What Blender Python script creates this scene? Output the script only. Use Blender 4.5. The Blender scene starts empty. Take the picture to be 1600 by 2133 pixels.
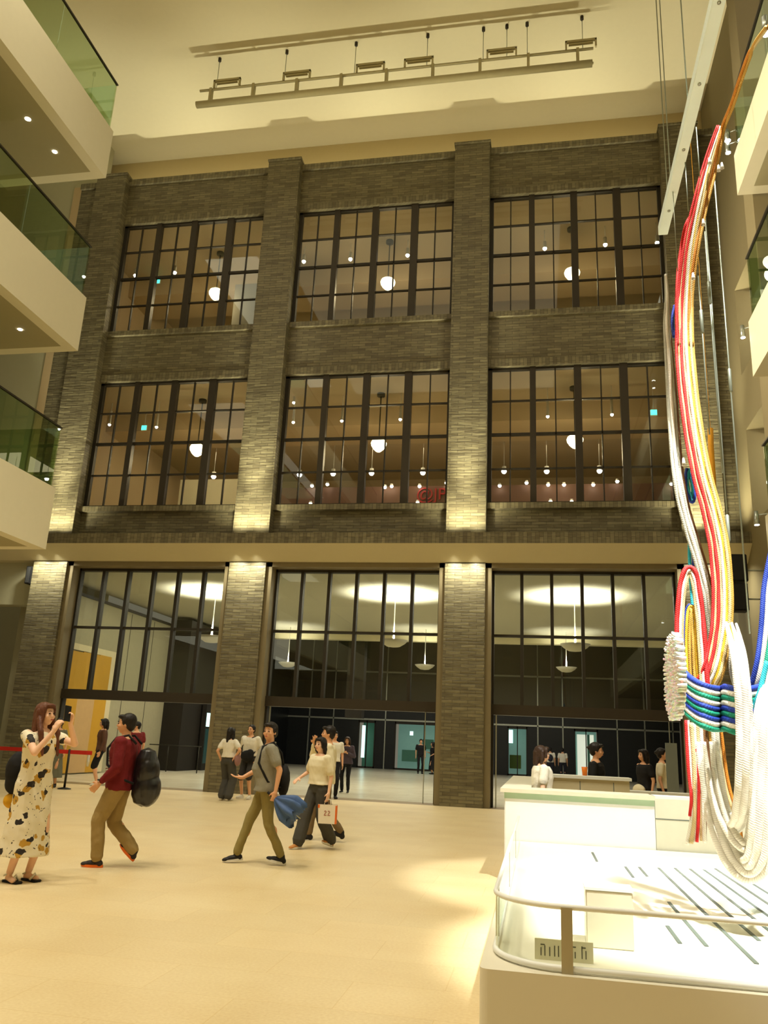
import bpy, bmesh, math, random
from mathutils import Vector, Matrix, Quaternion, noise
random.seed(7)
S = bpy.context.scene; COL = S.collection
# ---------------------------------------------------------------- camera
F = 1700.; YAW, PIT, ROL = [math.radians(a) for a in (11.07, 15.848, 2.651)]
CAM = Vector((0, -22.641, 1.5))
FW = Vector((-math.sin(YAW)*math.cos(PIT), math.cos(YAW)*math.cos(PIT), math.sin(PIT)))
RT = Vector((math.cos(YAW), math.sin(YAW), 0)); UP = RT.cross(FW)
RT, UP = RT*math.cos(ROL)+UP*math.sin(ROL), -RT*math.sin(ROL)+UP*math.cos(ROL)
def at(u, v, X=None, Y=None, Z=None):
    d = FW+RT*((u-800)/F)-UP*((v-1066.5)/F)
    if X is not None: t = (X-CAM.x)/d.x
    elif Y is not None: t = (Y-CAM.y)/d.y
    else: t = (Z-CAM.z)/d.z
    return CAM+d*t
cd = bpy.data.cameras.new('camera'); cam = bpy.data.objects.new('camera', cd); COL.objects.link(cam)
cam.matrix_world = Matrix.Translation(CAM) @ Matrix((RT, UP, -FW)).transposed().to_4x4()
cd.sensor_fit = 'HORIZONTAL'; cd.sensor_width = 36; cd.lens = 36*F/1600; cd.clip_end = 300; cd.clip_start = .05
S.camera = cam
# ---------------------------------------------------------------- world, exposure, large lights
def lin(c):
    return tuple(((x/255)/12.92 if x/255 <= .04045 else ((x/255+.055)/1.055)**2.4) for x in c[:3])+(1,)
w = bpy.data.worlds.new('world'); S.world = w; w.use_nodes = True
w.node_tree.nodes['Background'].inputs[0].default_value = (1.0, .92, .68, 1)
w.node_tree.nodes['Background'].inputs[1].default_value = .10
S.view_settings.view_transform = 'Standard'; S.view_settings.look = 'None'
S.view_settings.exposure = 0.72; S.view_settings.gamma = 1.0; S.view_settings.use_curve_mapping = False
WARM = (1.0, .905, .715); NEUT = (1.0, .95, .80); WHITE = (1, .99, .93)
def light(name, kind, loc, energy, color=WARM, target=None, **kw):
    l = bpy.data.lights.new(name, kind); l.energy = energy; l.color = color
    for k, v in kw.items(): setattr(l, k, v)
    o = bpy.data.objects.new(name, l); COL.objects.link(o); o.location = loc
    if target is not None: o.rotation_euler = (Vector(target)-Vector(loc)).to_track_quat('-Z', 'Y').to_euler()
    return o
# daylight-free night atrium: high ceiling floods over the floor, a white spot on the exhibit
for i, (x, y, e) in enumerate([(-9, -19, 1500), (-4, -19, 1500), (-9, -12, 900), (-4, -12, 1000), (0, -21, 700), (-6, -25, 1500)]):
    light('ceiling_flood', 'SPOT', (x, y, 22.2), e*1.65, WARM, (x, y+.5, 0), spot_size=1.75, spot_blend=1, shadow_soft_size=.4)
light('atrium_ceiling_panel', 'AREA', (-5, -14, 22.3), 260, WARM, (-5, -14, 0), shape='RECTANGLE', size=12, size_y=16)
for x, y, tx, ty, e in [(2.6, -21.5, 1.55, -15.9, 9500), (2.6, -17.5, .75, -12.4, 5200), (1.6, -20.5, 1.7, -15.2, 6000)]:
    light('exhibit_spot', 'SPOT', (x, y, 12.5), e, WHITE, (tx, ty, .5), spot_size=.35, spot_blend=.4, shadow_soft_size=.12)
light('left_balcony_wash', 'SPOT', (2.5, -14, 3.2), 700, NEUT, (-11, -9, 4.6), spot_size=.75, spot_blend=1, shadow_soft_size=.4)
light('right_balcony_fill', 'SPOT', (-9.5, -11, 8.7), 9000, WARM, (4.4, -7, 12), spot_size=.9, spot_blend=1, shadow_soft_size=.3)  # lamp floating in mid-air, added to brighten the right balcony fascias
light('facade_top_cove', 'AREA', (-5.5, 1.15, 20.72), 38, (1, .90, .64), (-5.5, 1.1, 22.5), shape='RECTANGLE', size=20, size_y=.12)
BAYW = 6.47; PX = [-15.53+BAYW*k for k in range(4)]; PW = 1.14
for k, x in enumerate(PX):
    for dx in (-.3, .3): light('pillar_uplight', 'SPOT', (x+PW/2+dx, -.45, 7.30), 165, (1, .94, .70), (x+PW/2+dx, -.30, 20), spot_size=2.6, spot_blend=1, shadow_soft_size=.06)
    light('pillar_uplight_narrow', 'SPOT', (x+PW/2, -.50, 7.30), 2050, (1, .95, .72), (x+PW/2, -.25, 20), spot_size=.75, spot_blend=1, shadow_soft_size=.14)
    for dx in (-.3, .3): light('pillar_downlight', 'SPOT', (x+PW/2+dx, -.36, 6.70), 115, (1, .96, .78), (x+PW/2+dx, -.1, 2.0), spot_size=2.5, spot_blend=1, shadow_soft_size=.05)
# ---------------------------------------------------------------- materials
MATS = {}
def mat(name, c, rough=.6, metal=0, spec=.3, var=.06, scale=6, bump=0, bscale=40, emit=None, es=0, trans=0):
    if name in MATS: return MATS[name]
    m = bpy.data.materials.new(name); m.use_nodes = True; nt = m.node_tree; N = nt.nodes; L = nt.links
    b = N['Principled BSDF']; c = lin(c)
    b.inputs['Roughness'].default_value = rough; b.inputs['Metallic'].default_value = metal
    b.inputs['Specular IOR Level'].default_value = spec
    tc = N.new('ShaderNodeTexCoord'); n = N.new('ShaderNodeTexNoise'); n.inputs['Scale'].default_value = scale
    L.new(tc.outputs['Object'], n.inputs['Vector'])
    r = N.new('ShaderNodeMix'); r.data_type = 'RGBA'
    r.inputs[6].default_value = tuple(x*(1-var) for x in c[:3])+(1,); r.inputs[7].default_value = tuple(min(1, x*(1+var)) for x in c[:3])+(1,)
    L.new(n.outputs['Fac'], r.inputs[0]); L.new(r.outputs[2], b.inputs['Base Color'])
    if bump:
        n2 = N.new('ShaderNodeTexNoise'); n2.inputs['Scale'].default_value = bscale; L.new(tc.outputs['Object'], n2.inputs['Vector'])
        bm = N.new('ShaderNodeBump'); bm.inputs['Strength'].default_value = bump; bm.inputs['Distance'].default_value = .02
        L.new(n2.outputs['Fac'], bm.inputs['Height']); L.new(bm.outputs[0], b.inputs['Normal'])
    if emit: b.inputs['Emission Color'].default_value = lin(emit); b.inputs['Emission Strength'].default_value = es
    MATS[name] = m; return m
def glassmat(name, tint, refl=.06, rough=0.0):
    m = bpy.data.materials.new(name); m.use_nodes = True; nt = m.node_tree; N = nt.nodes; L = nt.links; N.clear()
    o = N.new('ShaderNodeOutputMaterial'); t = N.new('ShaderNodeBsdfTransparent'); t.inputs[0].default_value = tint+(1,)
    g = N.new('ShaderNodeBsdfGlossy'); g.inputs['Roughness'].default_value = rough; g.inputs[0].default_value = (.9, 1, .95, 1)
    fr = N.new('ShaderNodeFresnel'); fr.inputs[0].default_value = 1.5
    ad = N.new('ShaderNodeMath'); ad.operation = 'MULTIPLY_ADD'; ad.inputs[1].default_value = 1.3; ad.inputs[2].default_value = refl-.04
    mx = N.new('ShaderNodeMixShader'); L.new(fr.outputs[0], ad.inputs[0])
    ge = N.new('ShaderNodeNewGeometry'); ff = N.new('ShaderNodeMath'); ff.operation = 'SUBTRACT'; ff.inputs[0].default_value = 1; L.new(ge.outputs['Backfacing'], ff.inputs[1])
    fm = N.new('ShaderNodeMath'); fm.operation = 'MULTIPLY'; L.new(ad.outputs[0], fm.inputs[0]); L.new(ff.outputs[0], fm.inputs[1]); L.new(fm.outputs[0], mx.inputs[0])
    L.new(t.outputs[0], mx.inputs[1]); L.new(g.outputs[0], mx.inputs[2]); L.new(mx.outputs[0], o.inputs[0])
    MATS[name] = m; return m
def brickmat(name, soldier=False, c1=(126, 118, 88), c2=(97, 89, 65), mortar=(78, 71, 52)):
    m = bpy.data.materials.new(name); m.use_nodes = True; nt = m.node_tree; N = nt.nodes; L = nt.links
    b = N['Principled BSDF']; b.inputs['Roughness'].default_value = .42; b.inputs['Specular IOR Level'].default_value = .45
    g = N.new('ShaderNodeNewGeometry'); sp = N.new('ShaderNodeSeparateXYZ'); L.new(g.outputs['Position'], sp.inputs[0])
    ad = N.new('ShaderNodeMath'); L.new(sp.outputs[0], ad.inputs[0]); L.new(sp.outputs[1], ad.inputs[1])
    cb = N.new('ShaderNodeCombineXYZ')
    L.new(ad.outputs[0], cb.inputs[1 if soldier else 0]); L.new(sp.outputs[2], cb.inputs[0 if soldier else 1])
    br = N.new('ShaderNodeTexBrick'); L.new(cb.outputs[0], br.inputs['Vector'])
    br.inputs['Scale'].default_value = 1; br.inputs['Brick Width'].default_value = .42; br.inputs['Row Height'].default_value = .088 if not soldier else .11
    br.inputs['Mortar Size'].default_value = .007; br.inputs['Mortar Smooth'].default_value = .4
    br.inputs['Color1'].default_value = lin(c1); br.inputs['Color2'].default_value = lin(c2); br.inputs['Mortar'].default_value = lin(mortar)
    ns = N.new('ShaderNodeTexNoise'); ns.inputs['Scale'].default_value = 3; ns.inputs['Detail'].default_value = 4
    mp = N.new('ShaderNodeMapping'); mp.inputs['Scale'].default_value = (1, 5, 1) if not soldier else (5, 1, 1)
    L.new(cb.outputs[0], mp.inputs[0]); L.new(mp.outputs[0], ns.inputs['Vector'])
    mx = N.new('ShaderNodeMix'); mx.data_type = 'RGBA'; mx.blend_type = 'OVERLAY'; mx.inputs[0].default_value = .55
    L.new(br.outputs['Color'], mx.inputs[6]); L.new(ns.outputs['Fac'], mx.inputs[7]); L.new(mx.outputs[2], b.inputs['Base Color'])
    mh = N.new('ShaderNodeMath'); mh.operation = 'MULTIPLY_ADD'; mh.inputs[1].default_value = -.7; L.new(br.outputs['Fac'], mh.inputs[0]); L.new(ns.outputs['Fac'], mh.inputs[2])
    # each brick sits a little proud or shy of its neighbours
    bw = N.new('ShaderNodeRGBToBW'); L.new(br.outputs['Color'], bw.inputs[0])
    m2 = N.new('ShaderNodeMath'); m2.operation = 'MULTIPLY_ADD'; m2.inputs[1].default_value = 3.; L.new(bw.outputs[0], m2.inputs[0]); L.new(mh.outputs[0], m2.inputs[2])
    bp = N.new('ShaderNodeBump'); bp.inputs['Strength'].default_value = .5; bp.inputs['Distance'].default_value = .03
    L.new(m2.outputs[0], bp.inputs['Height']); L.new(bp.outputs[0], b.inputs['Normal'])
    MATS[name] = m; return m
BR = brickmat('brick'); BS = brickmat('brick_soldier', True)
CEILM = mat('ceiling_paint', (222, 213, 176), .85, var=.02); WALLM = mat('wall_paint', (214, 197, 150), .85, var=.02)
WALLG = mat('wall_paint_grey', (178, 174, 142), .85, var=.03)
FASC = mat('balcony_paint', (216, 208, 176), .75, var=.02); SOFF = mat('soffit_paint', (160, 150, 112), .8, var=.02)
BRONZE = mat('bronze_frame', (58, 51, 40), .45, .3, .4); DARKFR = mat('dark_frame', (46, 41, 31), .5, .2, .4); STONE = mat('bronze_surround', (132, 120, 90), .5, .1, .3)
GL = glassmat('window_glass', (.86, .87, .84), .05); GLG = glassmat('green_glass', (.70, .785, .62), .045); GLC = glassmat('clear_glass', (.95, .98, .96), .02)
BLACK = mat('black', (22, 22, 24), .5); WHT = mat('white_gloss', (238, 240, 236), .35, var=.01); WHM = mat('white_matt', (225, 226, 216), .7, var=.02)
INCEIL = mat('interior_ceiling', (176, 158, 122), .85, var=.03); INWALL = mat('interior_wall', (190, 168, 128), .85, var=.03)
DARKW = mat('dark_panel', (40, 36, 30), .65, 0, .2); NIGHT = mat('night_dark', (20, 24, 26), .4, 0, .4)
LAMP = mat('lamp_glow', (255, 250, 235), .5, emit=(255, 238, 196), es=4); SPOTG = mat('spot_glow', (255, 255, 255), .5, emit=(255, 250, 240), es=14)
EXITG = mat('exit_glow', (40, 200, 170), .5, emit=(70, 235, 205), es=2.2); METAL = mat('brushed_metal', (170, 175, 165), .35, .8)
# floor materials: stone slabs with fine speckle
def floormat(name, c, jc, sc=(1.2, .6), rough=.38):
    m = bpy.data.materials.new(name); m.use_nodes = True; nt = m.node_tree; N = nt.nodes; L = nt.links; b = N['Principled BSDF']
    b.inputs['Roughness'].default_value = rough; b.inputs['Specular IOR Level'].default_value = .25
    g = N.new('ShaderNodeNewGeometry'); br = N.new('ShaderNodeTexBrick'); L.new(g.outputs['Position'], br.inputs['Vector'])
    br.inputs['Scale'].default_value = 1; br.inputs['Brick Width'].default_value = sc[0]; br.inputs['Row Height'].default_value = sc[1]; br.inputs['Mortar Size'].default_value = .004
    c = lin(c); br.inputs['Color1'].default_value = c; br.inputs['Color2'].default_value = tuple(x*.95 for x in c[:3])+(1,); br.inputs['Mortar'].default_value = lin(jc)
    n = N.new('ShaderNodeTexNoise'); n.inputs['Scale'].default_value = 45; n.inputs['Detail'].default_value = 5; L.new(g.outputs['Position'], n.inputs['Vector'])
    n2 = N.new('ShaderNodeTexNoise'); n2.inputs['Scale'].default_value = 1.1; n2.inputs['Detail'].default_value = 3; L.new(g.outputs['Position'], n2.inputs['Vector'])
    a = N.new('ShaderNodeMath'); L.new(n.outputs['Fac'], a.inputs[0]); L.new(n2.outputs['Fac'], a.inputs[1])
    h = N.new('ShaderNodeMath'); h.operation = 'MULTIPLY'; h.inputs[1].default_value = .5; L.new(a.outputs[0], h.inputs[0])
    mx = N.new('ShaderNodeMix'); mx.data_type = 'RGBA'; mx.blend_type = 'SOFT_LIGHT'; mx.inputs[0].default_value = .8
    L.new(br.outputs['Color'], mx.inputs[6]); L.new(h.outputs[0], mx.inputs[7]); L.new(mx.outputs[2], b.inputs['Base Color'])
    MATS[name] = m; return m
FLOORM = floormat('floor_stone', (222, 201, 156), (212, 188, 138)); FLOORI = floormat('floor_stone_inside', (222, 214, 188), (196, 186, 160), (.9, .9), .25)
THRESH = mat('threshold_stone', (128, 108, 72), .5)
# ---------------------------------------------------------------- mesh helpers
def link(name, bm, m, parent=None, smooth=False):
    me = bpy.data.meshes.new(name); bmesh.ops.recalc_face_normals(bm, faces=bm.faces); bm.to_mesh(me); bm.free()
    for mm in (m if isinstance(m, (list, tuple)) else [m]): me.materials.append(mm)
    if smooth:
        for p in me.polygons: p.use_smooth = True
    o = bpy.data.objects.new(name, me); COL.objects.link(o)
    if parent: o.parent = parent
    return o
def box(bm, a, b):
    r = bmesh.ops.create_cube(bm, size=1); c = [(a[i]+b[i])/2 for i in range(3)]; s = [abs(b[i]-a[i]) for i in range(3)]
    for v in r['verts']: v.co = Vector([v.co[i]*s[i]+c[i] for i in range(3)])
    return r['verts']
def boxes(name, lst, m, parent=None, bev=0):
    bm = bmesh.new()
    for a, b in lst: box(bm, a, b)
    if bev: bmesh.ops.bevel(bm, geom=bm.edges[:], offset=bev, segments=2, affect='EDGES')
    return link(name, bm, m, parent)
def tube(bm, pts, rad, n=8, cap=True, uvl=None):
    """swept tube; rad number or list"""
    pts = [Vector(p) for p in pts]; rings = []; up = None
    L = 0
    for i, p in enumerate(pts):
        t = (pts[min(i+1, len(pts)-1)]-pts[max(i-1, 0)]).normalized()
        if up is None: up = t.cross(Vector((0, 0, 1))) if abs(t.z) < .9 else t.cross(Vector((1, 0, 0)))
        up = (up-t*up.dot(t)).normalized(); s = t.cross(up); r = rad[i] if isinstance(rad, (list, tuple)) else rad
        if i: L += (p-pts[i-1]).length
        rings.append(([bm.verts.new(p+(up*math.cos(a)+s*math.sin(a))*r) for a in [2*math.pi*k/n for k in range(n)]], L))
    for (a, la), (b, lb) in zip(rings, rings[1:]):
        for k in range(n):
            f = bm.faces.new((a[k], a[(k+1) % n], b[(k+1) % n], b[k]))
            if uvl:
                for lp, uv in zip(f.loops, ((k/n, la), ((k+1)/n, la), ((k+1)/n, lb), (k/n, lb))): lp[uvl].uv = uv
    if cap: bm.faces.new(rings[0][0][::-1]); bm.faces.new(rings[-1][0])
def tubes(name, lst, m, parent=None, n=8):
    bm = bmesh.new()
    for p, r in lst: tube(bm, p, r, n)
    return link(name, bm, m, parent, True)
def lathe(name, prof, m, parent=None, n=24, loc=(0, 0, 0)):
    bm = bmesh.new(); rings = []
    for r, z in prof: rings.append([bm.verts.new((loc[0]+r*math.cos(2*math.pi*k/n), loc[1]+r*math.sin(2*math.pi*k/n), loc[2]+z)) for k in range(n)])
    for a, b in zip(rings, rings[1:]):
        for k in range(n): bm.faces.new((a[k], a[(k+1) % n], b[(k+1) % n], b[k]))
    bmesh.ops.remove_doubles(bm, verts=bm.verts, dist=1e-5)
    return link(name, bm, m, parent, True)
def tag(o, label=None, cat=None, group=None, kind=None):
    if label: o['label'] = label
    if cat: o['category'] = cat
    if group: o['group'] = group
    if kind: o['kind'] = kind
    return o
def empty(name, loc=(0, 0, 0), rz=0, label=None, cat=None, group=None, kind=None, scale=1):
    o = bpy.data.objects.new(name, None); COL.objects.link(o); o.location = loc; o.rotation_euler[2] = rz; o.scale = (scale,)*3
    o.empty_display_size = .1
    return tag(o, label, cat, group, kind)
def copy_tree(o, parent=None):
    c = o.copy(); COL.objects.link(c); c.parent = parent
    for ch in list(o.children): copy_tree(ch, c)
    return c
def struct(name, lst, m, parent=None, label=None, cat=None):
    o = boxes(name, lst, m, parent)
    if not parent: tag(o, label, cat, kind='structure')
    return o
def smooth_path(pts, sub=8):
    P = [Vector(p) for p in pts]; out = []
    for i in range(len(P)-1):
        a, b, c, d = P[max(i-1, 0)], P[i], P[i+1], P[min(i+2, len(P)-1)]
        for k in range(sub):
            t = k/sub; out.append(.5*((2*b)+(c-a)*t+(2*a-5*b+4*c-d)*t*t+(3*b-a-3*c+d)*t**3))
    out.append(P[-1]); return out
# ================================================================ SETTING
struct('floor', [((-30, -32, -.3), (16, .0, 0))], FLOORM, label='pale beige stone floor of the atrium', cat='floor')
struct('floor_interior', [((-30, .9, -.3), (16, 32, 0))], FLOORI, label='paler stone floor beyond the brick pillars', cat='floor')
struct('floor_threshold', [((-30, 0, -.3), (16, .9, -.002))], THRESH, label='darker stone threshold strip between the brick pillars', cat='floor')
struct('ceiling', [((-30, -32, 22.5), (16, 1.52, 22.9))], CEILM, label='cream painted high ceiling of the atrium', cat='ceiling')
struct('wall_back', [((-30, 1.52, 19.6), (16, 2.0, 22.9))], WALLM, label='tan painted wall strip above the brick facade', cat='wall')
struct('wall_left', [((-16.6, -32, 5.4), (-16.0, -4.4, 22.5))], WALLM, label='cream side wall behind the left balconies', cat='wall')
struct('wall_left_return', [((-18.6, .35, 5.2), (-15.56, .8, 22.5)), ((-30, 6, 0), (-16.4, 6.3, 8))], WALLG, label='olive grey wall strip left of the leftmost brick pillar', cat='wall')
struct('wall_front', [((-30, -32.4, 0), (16, -32, 22.9))], WALLM, label='cream end wall of the atrium behind the camera', cat='wall')
struct('wall_left_ground', [((-16.6, -32, 0), (-16.0, -3.5, 5.4))], WALLG, label='grey wall under the lowest left balcony', cat='wall')
# brick facade: pillars, spandrels
for k, x in enumerate(PX):
    nm = ['leftmost', 'second from the left, between the left and middle window bays', 'third from the left, between the middle and right window bays', 'rightmost, behind the hanging cords'][k]
    struct('pillar', [((x, 0, 7.3), (x+PW, .62, 20.73))], BR, label='upper brick pillar, '+nm, cat='pillar')
    struct('pillar', [((x, 0, 0), (x+PW, .9, 6.52))], BR, label='ground level brick pillar, '+nm, cat='pillar')
    struct('pillar_cap', [((x-.03, -.03, 20.73), (x+PW+.03, .65, 20.80))], BS, label='brick cap course of the upper pillar, '+nm, cat='pillar cap')
XL, XR = -16.3, 5.5
bn = ['left', 'middle', 'right']
def segs():
    return [(PX[k]+PW, PX[k+1], bn[k]) for k in range(3)]+[(PX[3]+PW, XR, 'far right'), (XL, PX[0], 'far left')]
WZ = {'upper': (14.57, 18.84), 'lower': (8.39, 12.73)}
for a, b, n in segs():
    full = n.startswith('far')
    if full:
        struct('wall_brick_panel', [((a, .3, 7.3), (b, .9, 20.6))], BR, label=f'plain brick wall strip at the {n} end', cat='brick wall')
    else:
        struct('wall_spandrel', [((a, .3, 18.84+.24), (b, .9, 20.45))], BR, label=f'brick wall band above the upper window of the {n} bay', cat='brick wall')
        struct('wall_spandrel', [((a, .3, 12.73+.24), (b, .9, 14.40))], BR, label=f'brick wall band between the two windows of the {n} bay', cat='brick wall')
        struct('wall_spandrel', [((a, .38, 7.3), (b, .9, 8.20))], BR, label=f'brick wall band under the lower window of the {n} bay', cat='brick wall')
        for z, t in ((18.84, 'upper'), (12.73, 'lower')): struct('lintel_trim', [((a, .27, z), (b, .62, z+.24))], BS, label=f'upright brick course over the {t} window, {n} bay', cat='brick lintel')
        for z, t in ((14.40, 'upper'), (8.20, 'lower')): struct('sill_trim', [((a, .2, z), (b, .62, z+.17))], BS, label=f'projecting brick sill of the {t} window, {n} bay', cat='brick sill')
    struct('cornice_trim', [((a, .22, 20.45), (b, .9, 20.67))], BS, label=f'brick cornice course, {n} bay', cat='cornice')
struct('ledge_trim', [((XL, -.6, 6.96), (XR, .4, 7.27))], BS, label='long projecting brick ledge above the ground floor', cat='brick ledge')
# canopy soffit, sloped up to the ledge
bm = bmesh.new()
vs = [bm.verts.new(p) for x in (-17.2, XR+.2) for p in ((x, -.62, 6.955), (x, .0, 6.55), (x, .62, 6.55), (x, .62, 6.955))]
for f in ((0, 1, 5, 4), (1, 2, 6, 5), (2, 3, 7, 6), (3, 0, 4, 7), (0, 3, 2, 1), (4, 5, 6, 7)): bm.faces.new([vs[i] for i in f])
tag(link('soffit_trim', bm, mat('soffit_beige', (206, 196, 160), .8, var=.02)), 'smooth beige band under the brick ledge', 'soffit', kind='structure')
# upper windows
XW = [(-1.33, -.78, -.20), (-.02, .56, 1.11), (1.32, 1.89, 2.43), (2.66, 3.23, 3.78)]
n = 0
def upper_window(k, key):
    z0, z1 = WZ[key]; off = BAYW*(k-2); n = {('upper', 0): 1, ('upper', 1): 2, ('upper', 2): 3, ('lower', 0): 4, ('lower', 1): 5, ('lower', 2): 6}[(key, k)]
    w_ = empty(f'window_{n}', (off+1.22, .45, z0), label=f'grid window with dark mullions, {key} row, {bn[k]} bay', cat='window', kind='structure')
    def ob(name, lst, m): 
        return boxes(name, [((a[0]-1.22, a[1]-.45, a[2]-z0), (b[0]-1.22, b[1]-.45, b[2]-z0)) for a, b in lst], m, w_)
    ob('window_frame', [((-1.45, .40, z0), (-1.33, .55, z1)), ((3.78, .40, z0), (3.88, .55, z1)), ((-1.45, .40, z1-.07), (3.88, .55, z1)), ((-1.45, .40, z0), (3.88, .55, z0+.06))], DARKFR)
    for a, b in ((-.20, -.02), (1.11, 1.32), (2.43, 2.66)): ob('mullion', [((a, .36, z0), (b, .55, z1))], BRONZE)
    h = (z1-z0)/4
    ob('glazing_bars', [((-1.33, .42, z0+h*i-(.045 if i == 2 else .022)), (3.78, .50, z0+h*i+(.045 if i == 2 else .022))) for i in (1, 2, 3)]+[((c-.018, .42, z0), (c+.018, .50, z1)) for c in (-.78, .56, 1.89, 3.23)], DARKFR)
    ob('glass_pane', [((-1.33, .455, z0+.05), (3.78, .465, z1-.05))], GL)
for key in WZ:
    for k in range(3): upper_window(k, key)
# ground windows: surround, mullions, transom, glass above the transom
for k in range(3):
    off = BAYW*(k-1); x0, x1 = -7.75+off, -2.76+off
    w_ = empty(f'window_{7+k}', ((x0+x1)/2, .6, 0), label=f'tall ground level glazed screen of the {bn[k]} bay', cat='window', kind='structure')
    cx = (x0+x1)/2
    def ob(name, lst, m): return boxes(name, [((a[0]-cx, a[1]-.6, a[2]), (b[0]-cx, b[1]-.6, b[2])) for a, b in lst], m, w_)
    ob('window_surround', [((x0-.17, .1, 0), (x0, .75, 6.6)), ((x1, .1, 0), (x1+.17, .75, 6.6)), ((x0-.17, .1, 6.41), (x1+.17, .75, 6.6))], STONE)
    ob('window_frame', [((x0, .5, 0), (x0+.06, .7, 6.41)), ((x1-.06, .5, 0), (x1, .7, 6.41)), ((x0, .5, 6.33), (x1, .7, 6.41)), ((x0, .53, 4.53), (x1, .67, 4.60))], DARKFR)
    ob('transom', [((x0, .45, 2.40), (x1, .75, 2.68))], BRONZE)
    for i in range(1, 6):
        c = x0+(x1-x0)*i/6; ob('mullion', [((c-.045, .5, 2.68), (c+.045, .7, 6.35))], DARKFR)
    ob('glass_pane', [((x0+.05, .595, 2.66), (x1-.05, .605, 6.36))], GL)
    if k: ob('door_frame', [((x0+.12, .55, 0), (x0+.15, .6, 2.4)), ((x1-.35, .55, 0), (x1-.33, .6, 2.4))], METAL)
# side return of building above, storey slabs (rooms behind the windows)
struct('floor_slab', [((XL, .9, 6.6), (XR+6, 15.5, 8.1))], INCEIL, label='storey slab over the ground floor hall', cat='floor slab')
struct('floor_slab', [((XL, .9, 13.2), (XR+6, 12.5, 14.3))], INCEIL, label='storey slab between the two window rows', cat='floor slab')
struct('ceiling_upper_room', [((XL, .9, 19.3), (XR+6, 12.5, 19.6))], INCEIL, label='ceiling of the rooms behind the upper windows', cat='ceiling')
struct('wall_rooms_back', [((XL, 12.5, 7.0), (XR+6, 12.8, 19.6))], INWALL, label='back wall of the rooms behind the window grid', cat='wall')
struct('wall_rooms_left', [((XL-.3, .3, 6.96), (XL, 12.8, 20.6))], INWALL, label='left end wall of the rooms behind the windows', cat='wall')
struct('beam', [((XL, 4.2, 12.55), (XR+6, 6.2, 13.2))], INWALL, label='deep ceiling beam behind the lower window row', cat='beam')
struct('beam', [((XL, 4.4, 18.5), (XR+6, 6.3, 19.3))], INWALL, label='deep ceiling beam behind the upper window row', cat='beam')
BULK = mat('bulkhead', (104, 74, 56), .6, var=.15)
struct('wall_bulkhead', [((-13.6, 9.0, 10.0), (6.9, 9.3, 11.75))], BULK, label='reddish brown shop bulkhead behind the lower windows', cat='wall')
struct('wall_partition', [((-13.6, 5.5, 8.1), (-10.6, 5.7, 11.0))], mat('pale_partition', (206, 198, 170), .8), label='pale partition behind the lower left window', cat='wall')
struct('ceiling_duct_trim', [((-11.2, 3.2, 16.3), (-9.0, 3.5, 18.0))], mat('grey_partition', (150, 146, 132), .8), label='grey hanging panel behind the upper left window', cat='panel')
# ground hall
struct('ceiling_hall', [((-16.3, .95, 6.55), (11, 15.0, 6.6))], mat('hall_ceiling', (196, 192, 172), .8, var=.02), label='pale grey ceiling of the hall behind the ground floor screens', cat='ceiling')
struct('wall_hall_joint', [((-16.0, y, 0), (-15.99, y+.02, 6.05)) for y in (7.6, 9.6)], DARKFR, label='thin vertical joints in the pale hall wall', cat='trim')
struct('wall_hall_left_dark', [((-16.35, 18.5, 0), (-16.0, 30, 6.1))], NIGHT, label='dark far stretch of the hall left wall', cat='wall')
struct('wall_hall_left', [((-16.35, .9, 0), (-16.0, 18.5, 6.1))], mat('hall_wall', (158, 152, 124), .7), label='pale wall along the left side of the hall', cat='wall')
struct('wall_hall_left_band', [((-16.4, .9, 6.1), (-15.95, 30, 6.2))], DARKFR, label='thin dark shadow gap above the hall wall', cat='trim')
struct('ceiling_hall_edge', [((XL, 15.0, 6.15), (XR+6, 15.5, 6.6))], CEILM, label='pale downstand at the far edge of the hall ceiling', cat='ceiling')
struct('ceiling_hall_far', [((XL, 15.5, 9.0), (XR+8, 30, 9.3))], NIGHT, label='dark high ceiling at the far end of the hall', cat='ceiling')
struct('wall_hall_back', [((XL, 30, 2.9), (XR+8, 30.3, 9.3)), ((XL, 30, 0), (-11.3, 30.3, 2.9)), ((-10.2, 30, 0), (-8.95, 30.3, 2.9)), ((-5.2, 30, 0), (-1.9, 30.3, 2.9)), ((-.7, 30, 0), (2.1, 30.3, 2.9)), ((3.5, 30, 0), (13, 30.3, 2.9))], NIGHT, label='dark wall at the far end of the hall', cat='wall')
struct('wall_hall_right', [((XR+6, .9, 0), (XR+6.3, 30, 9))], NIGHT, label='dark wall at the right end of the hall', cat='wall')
struct('pillar_dark', [((-16.0, 11.4, 0), (-15.1, 15.2, 6.4))], DARKW, label='tall dark panelled block at the hall left wall', cat='pillar')
struct('pillar_dark', [((-8.9, 15.6, 2.6), (-8.1, 16.2, 6.6))], DARKW, label='dark hanging column in the middle of the hall', cat='pillar')
YEL = mat('yellow_panel', (190, 144, 40), .5); PEACH = mat('peach_panel', (190, 156, 106), .5)
p = empty('wall_panel', (-15.97, 4.6, 0), label='tall yellow and peach wall panel on the hall left wall', cat='wall panel')
boxes('yellow_stripe', [((0, -1.2, .05), (.05, -.3, 4.15)), ((0, .85, .05), (.05, 1.7, 4.2)), ((0, -.3, 2.6), (.05, .85, 4.18))], YEL, p); boxes('peach_stripe', [((0, -.3, .05), (.05, .85, 2.6))], PEACH, p)
boxes('border', [((0, 1.7, .05), (.04, 2.05, 4.2)), ((0, -1.2, 4.2), (.04, 2.05, 4.42))], mat('panel_border', (206, 194, 158), .5), p)
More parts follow.
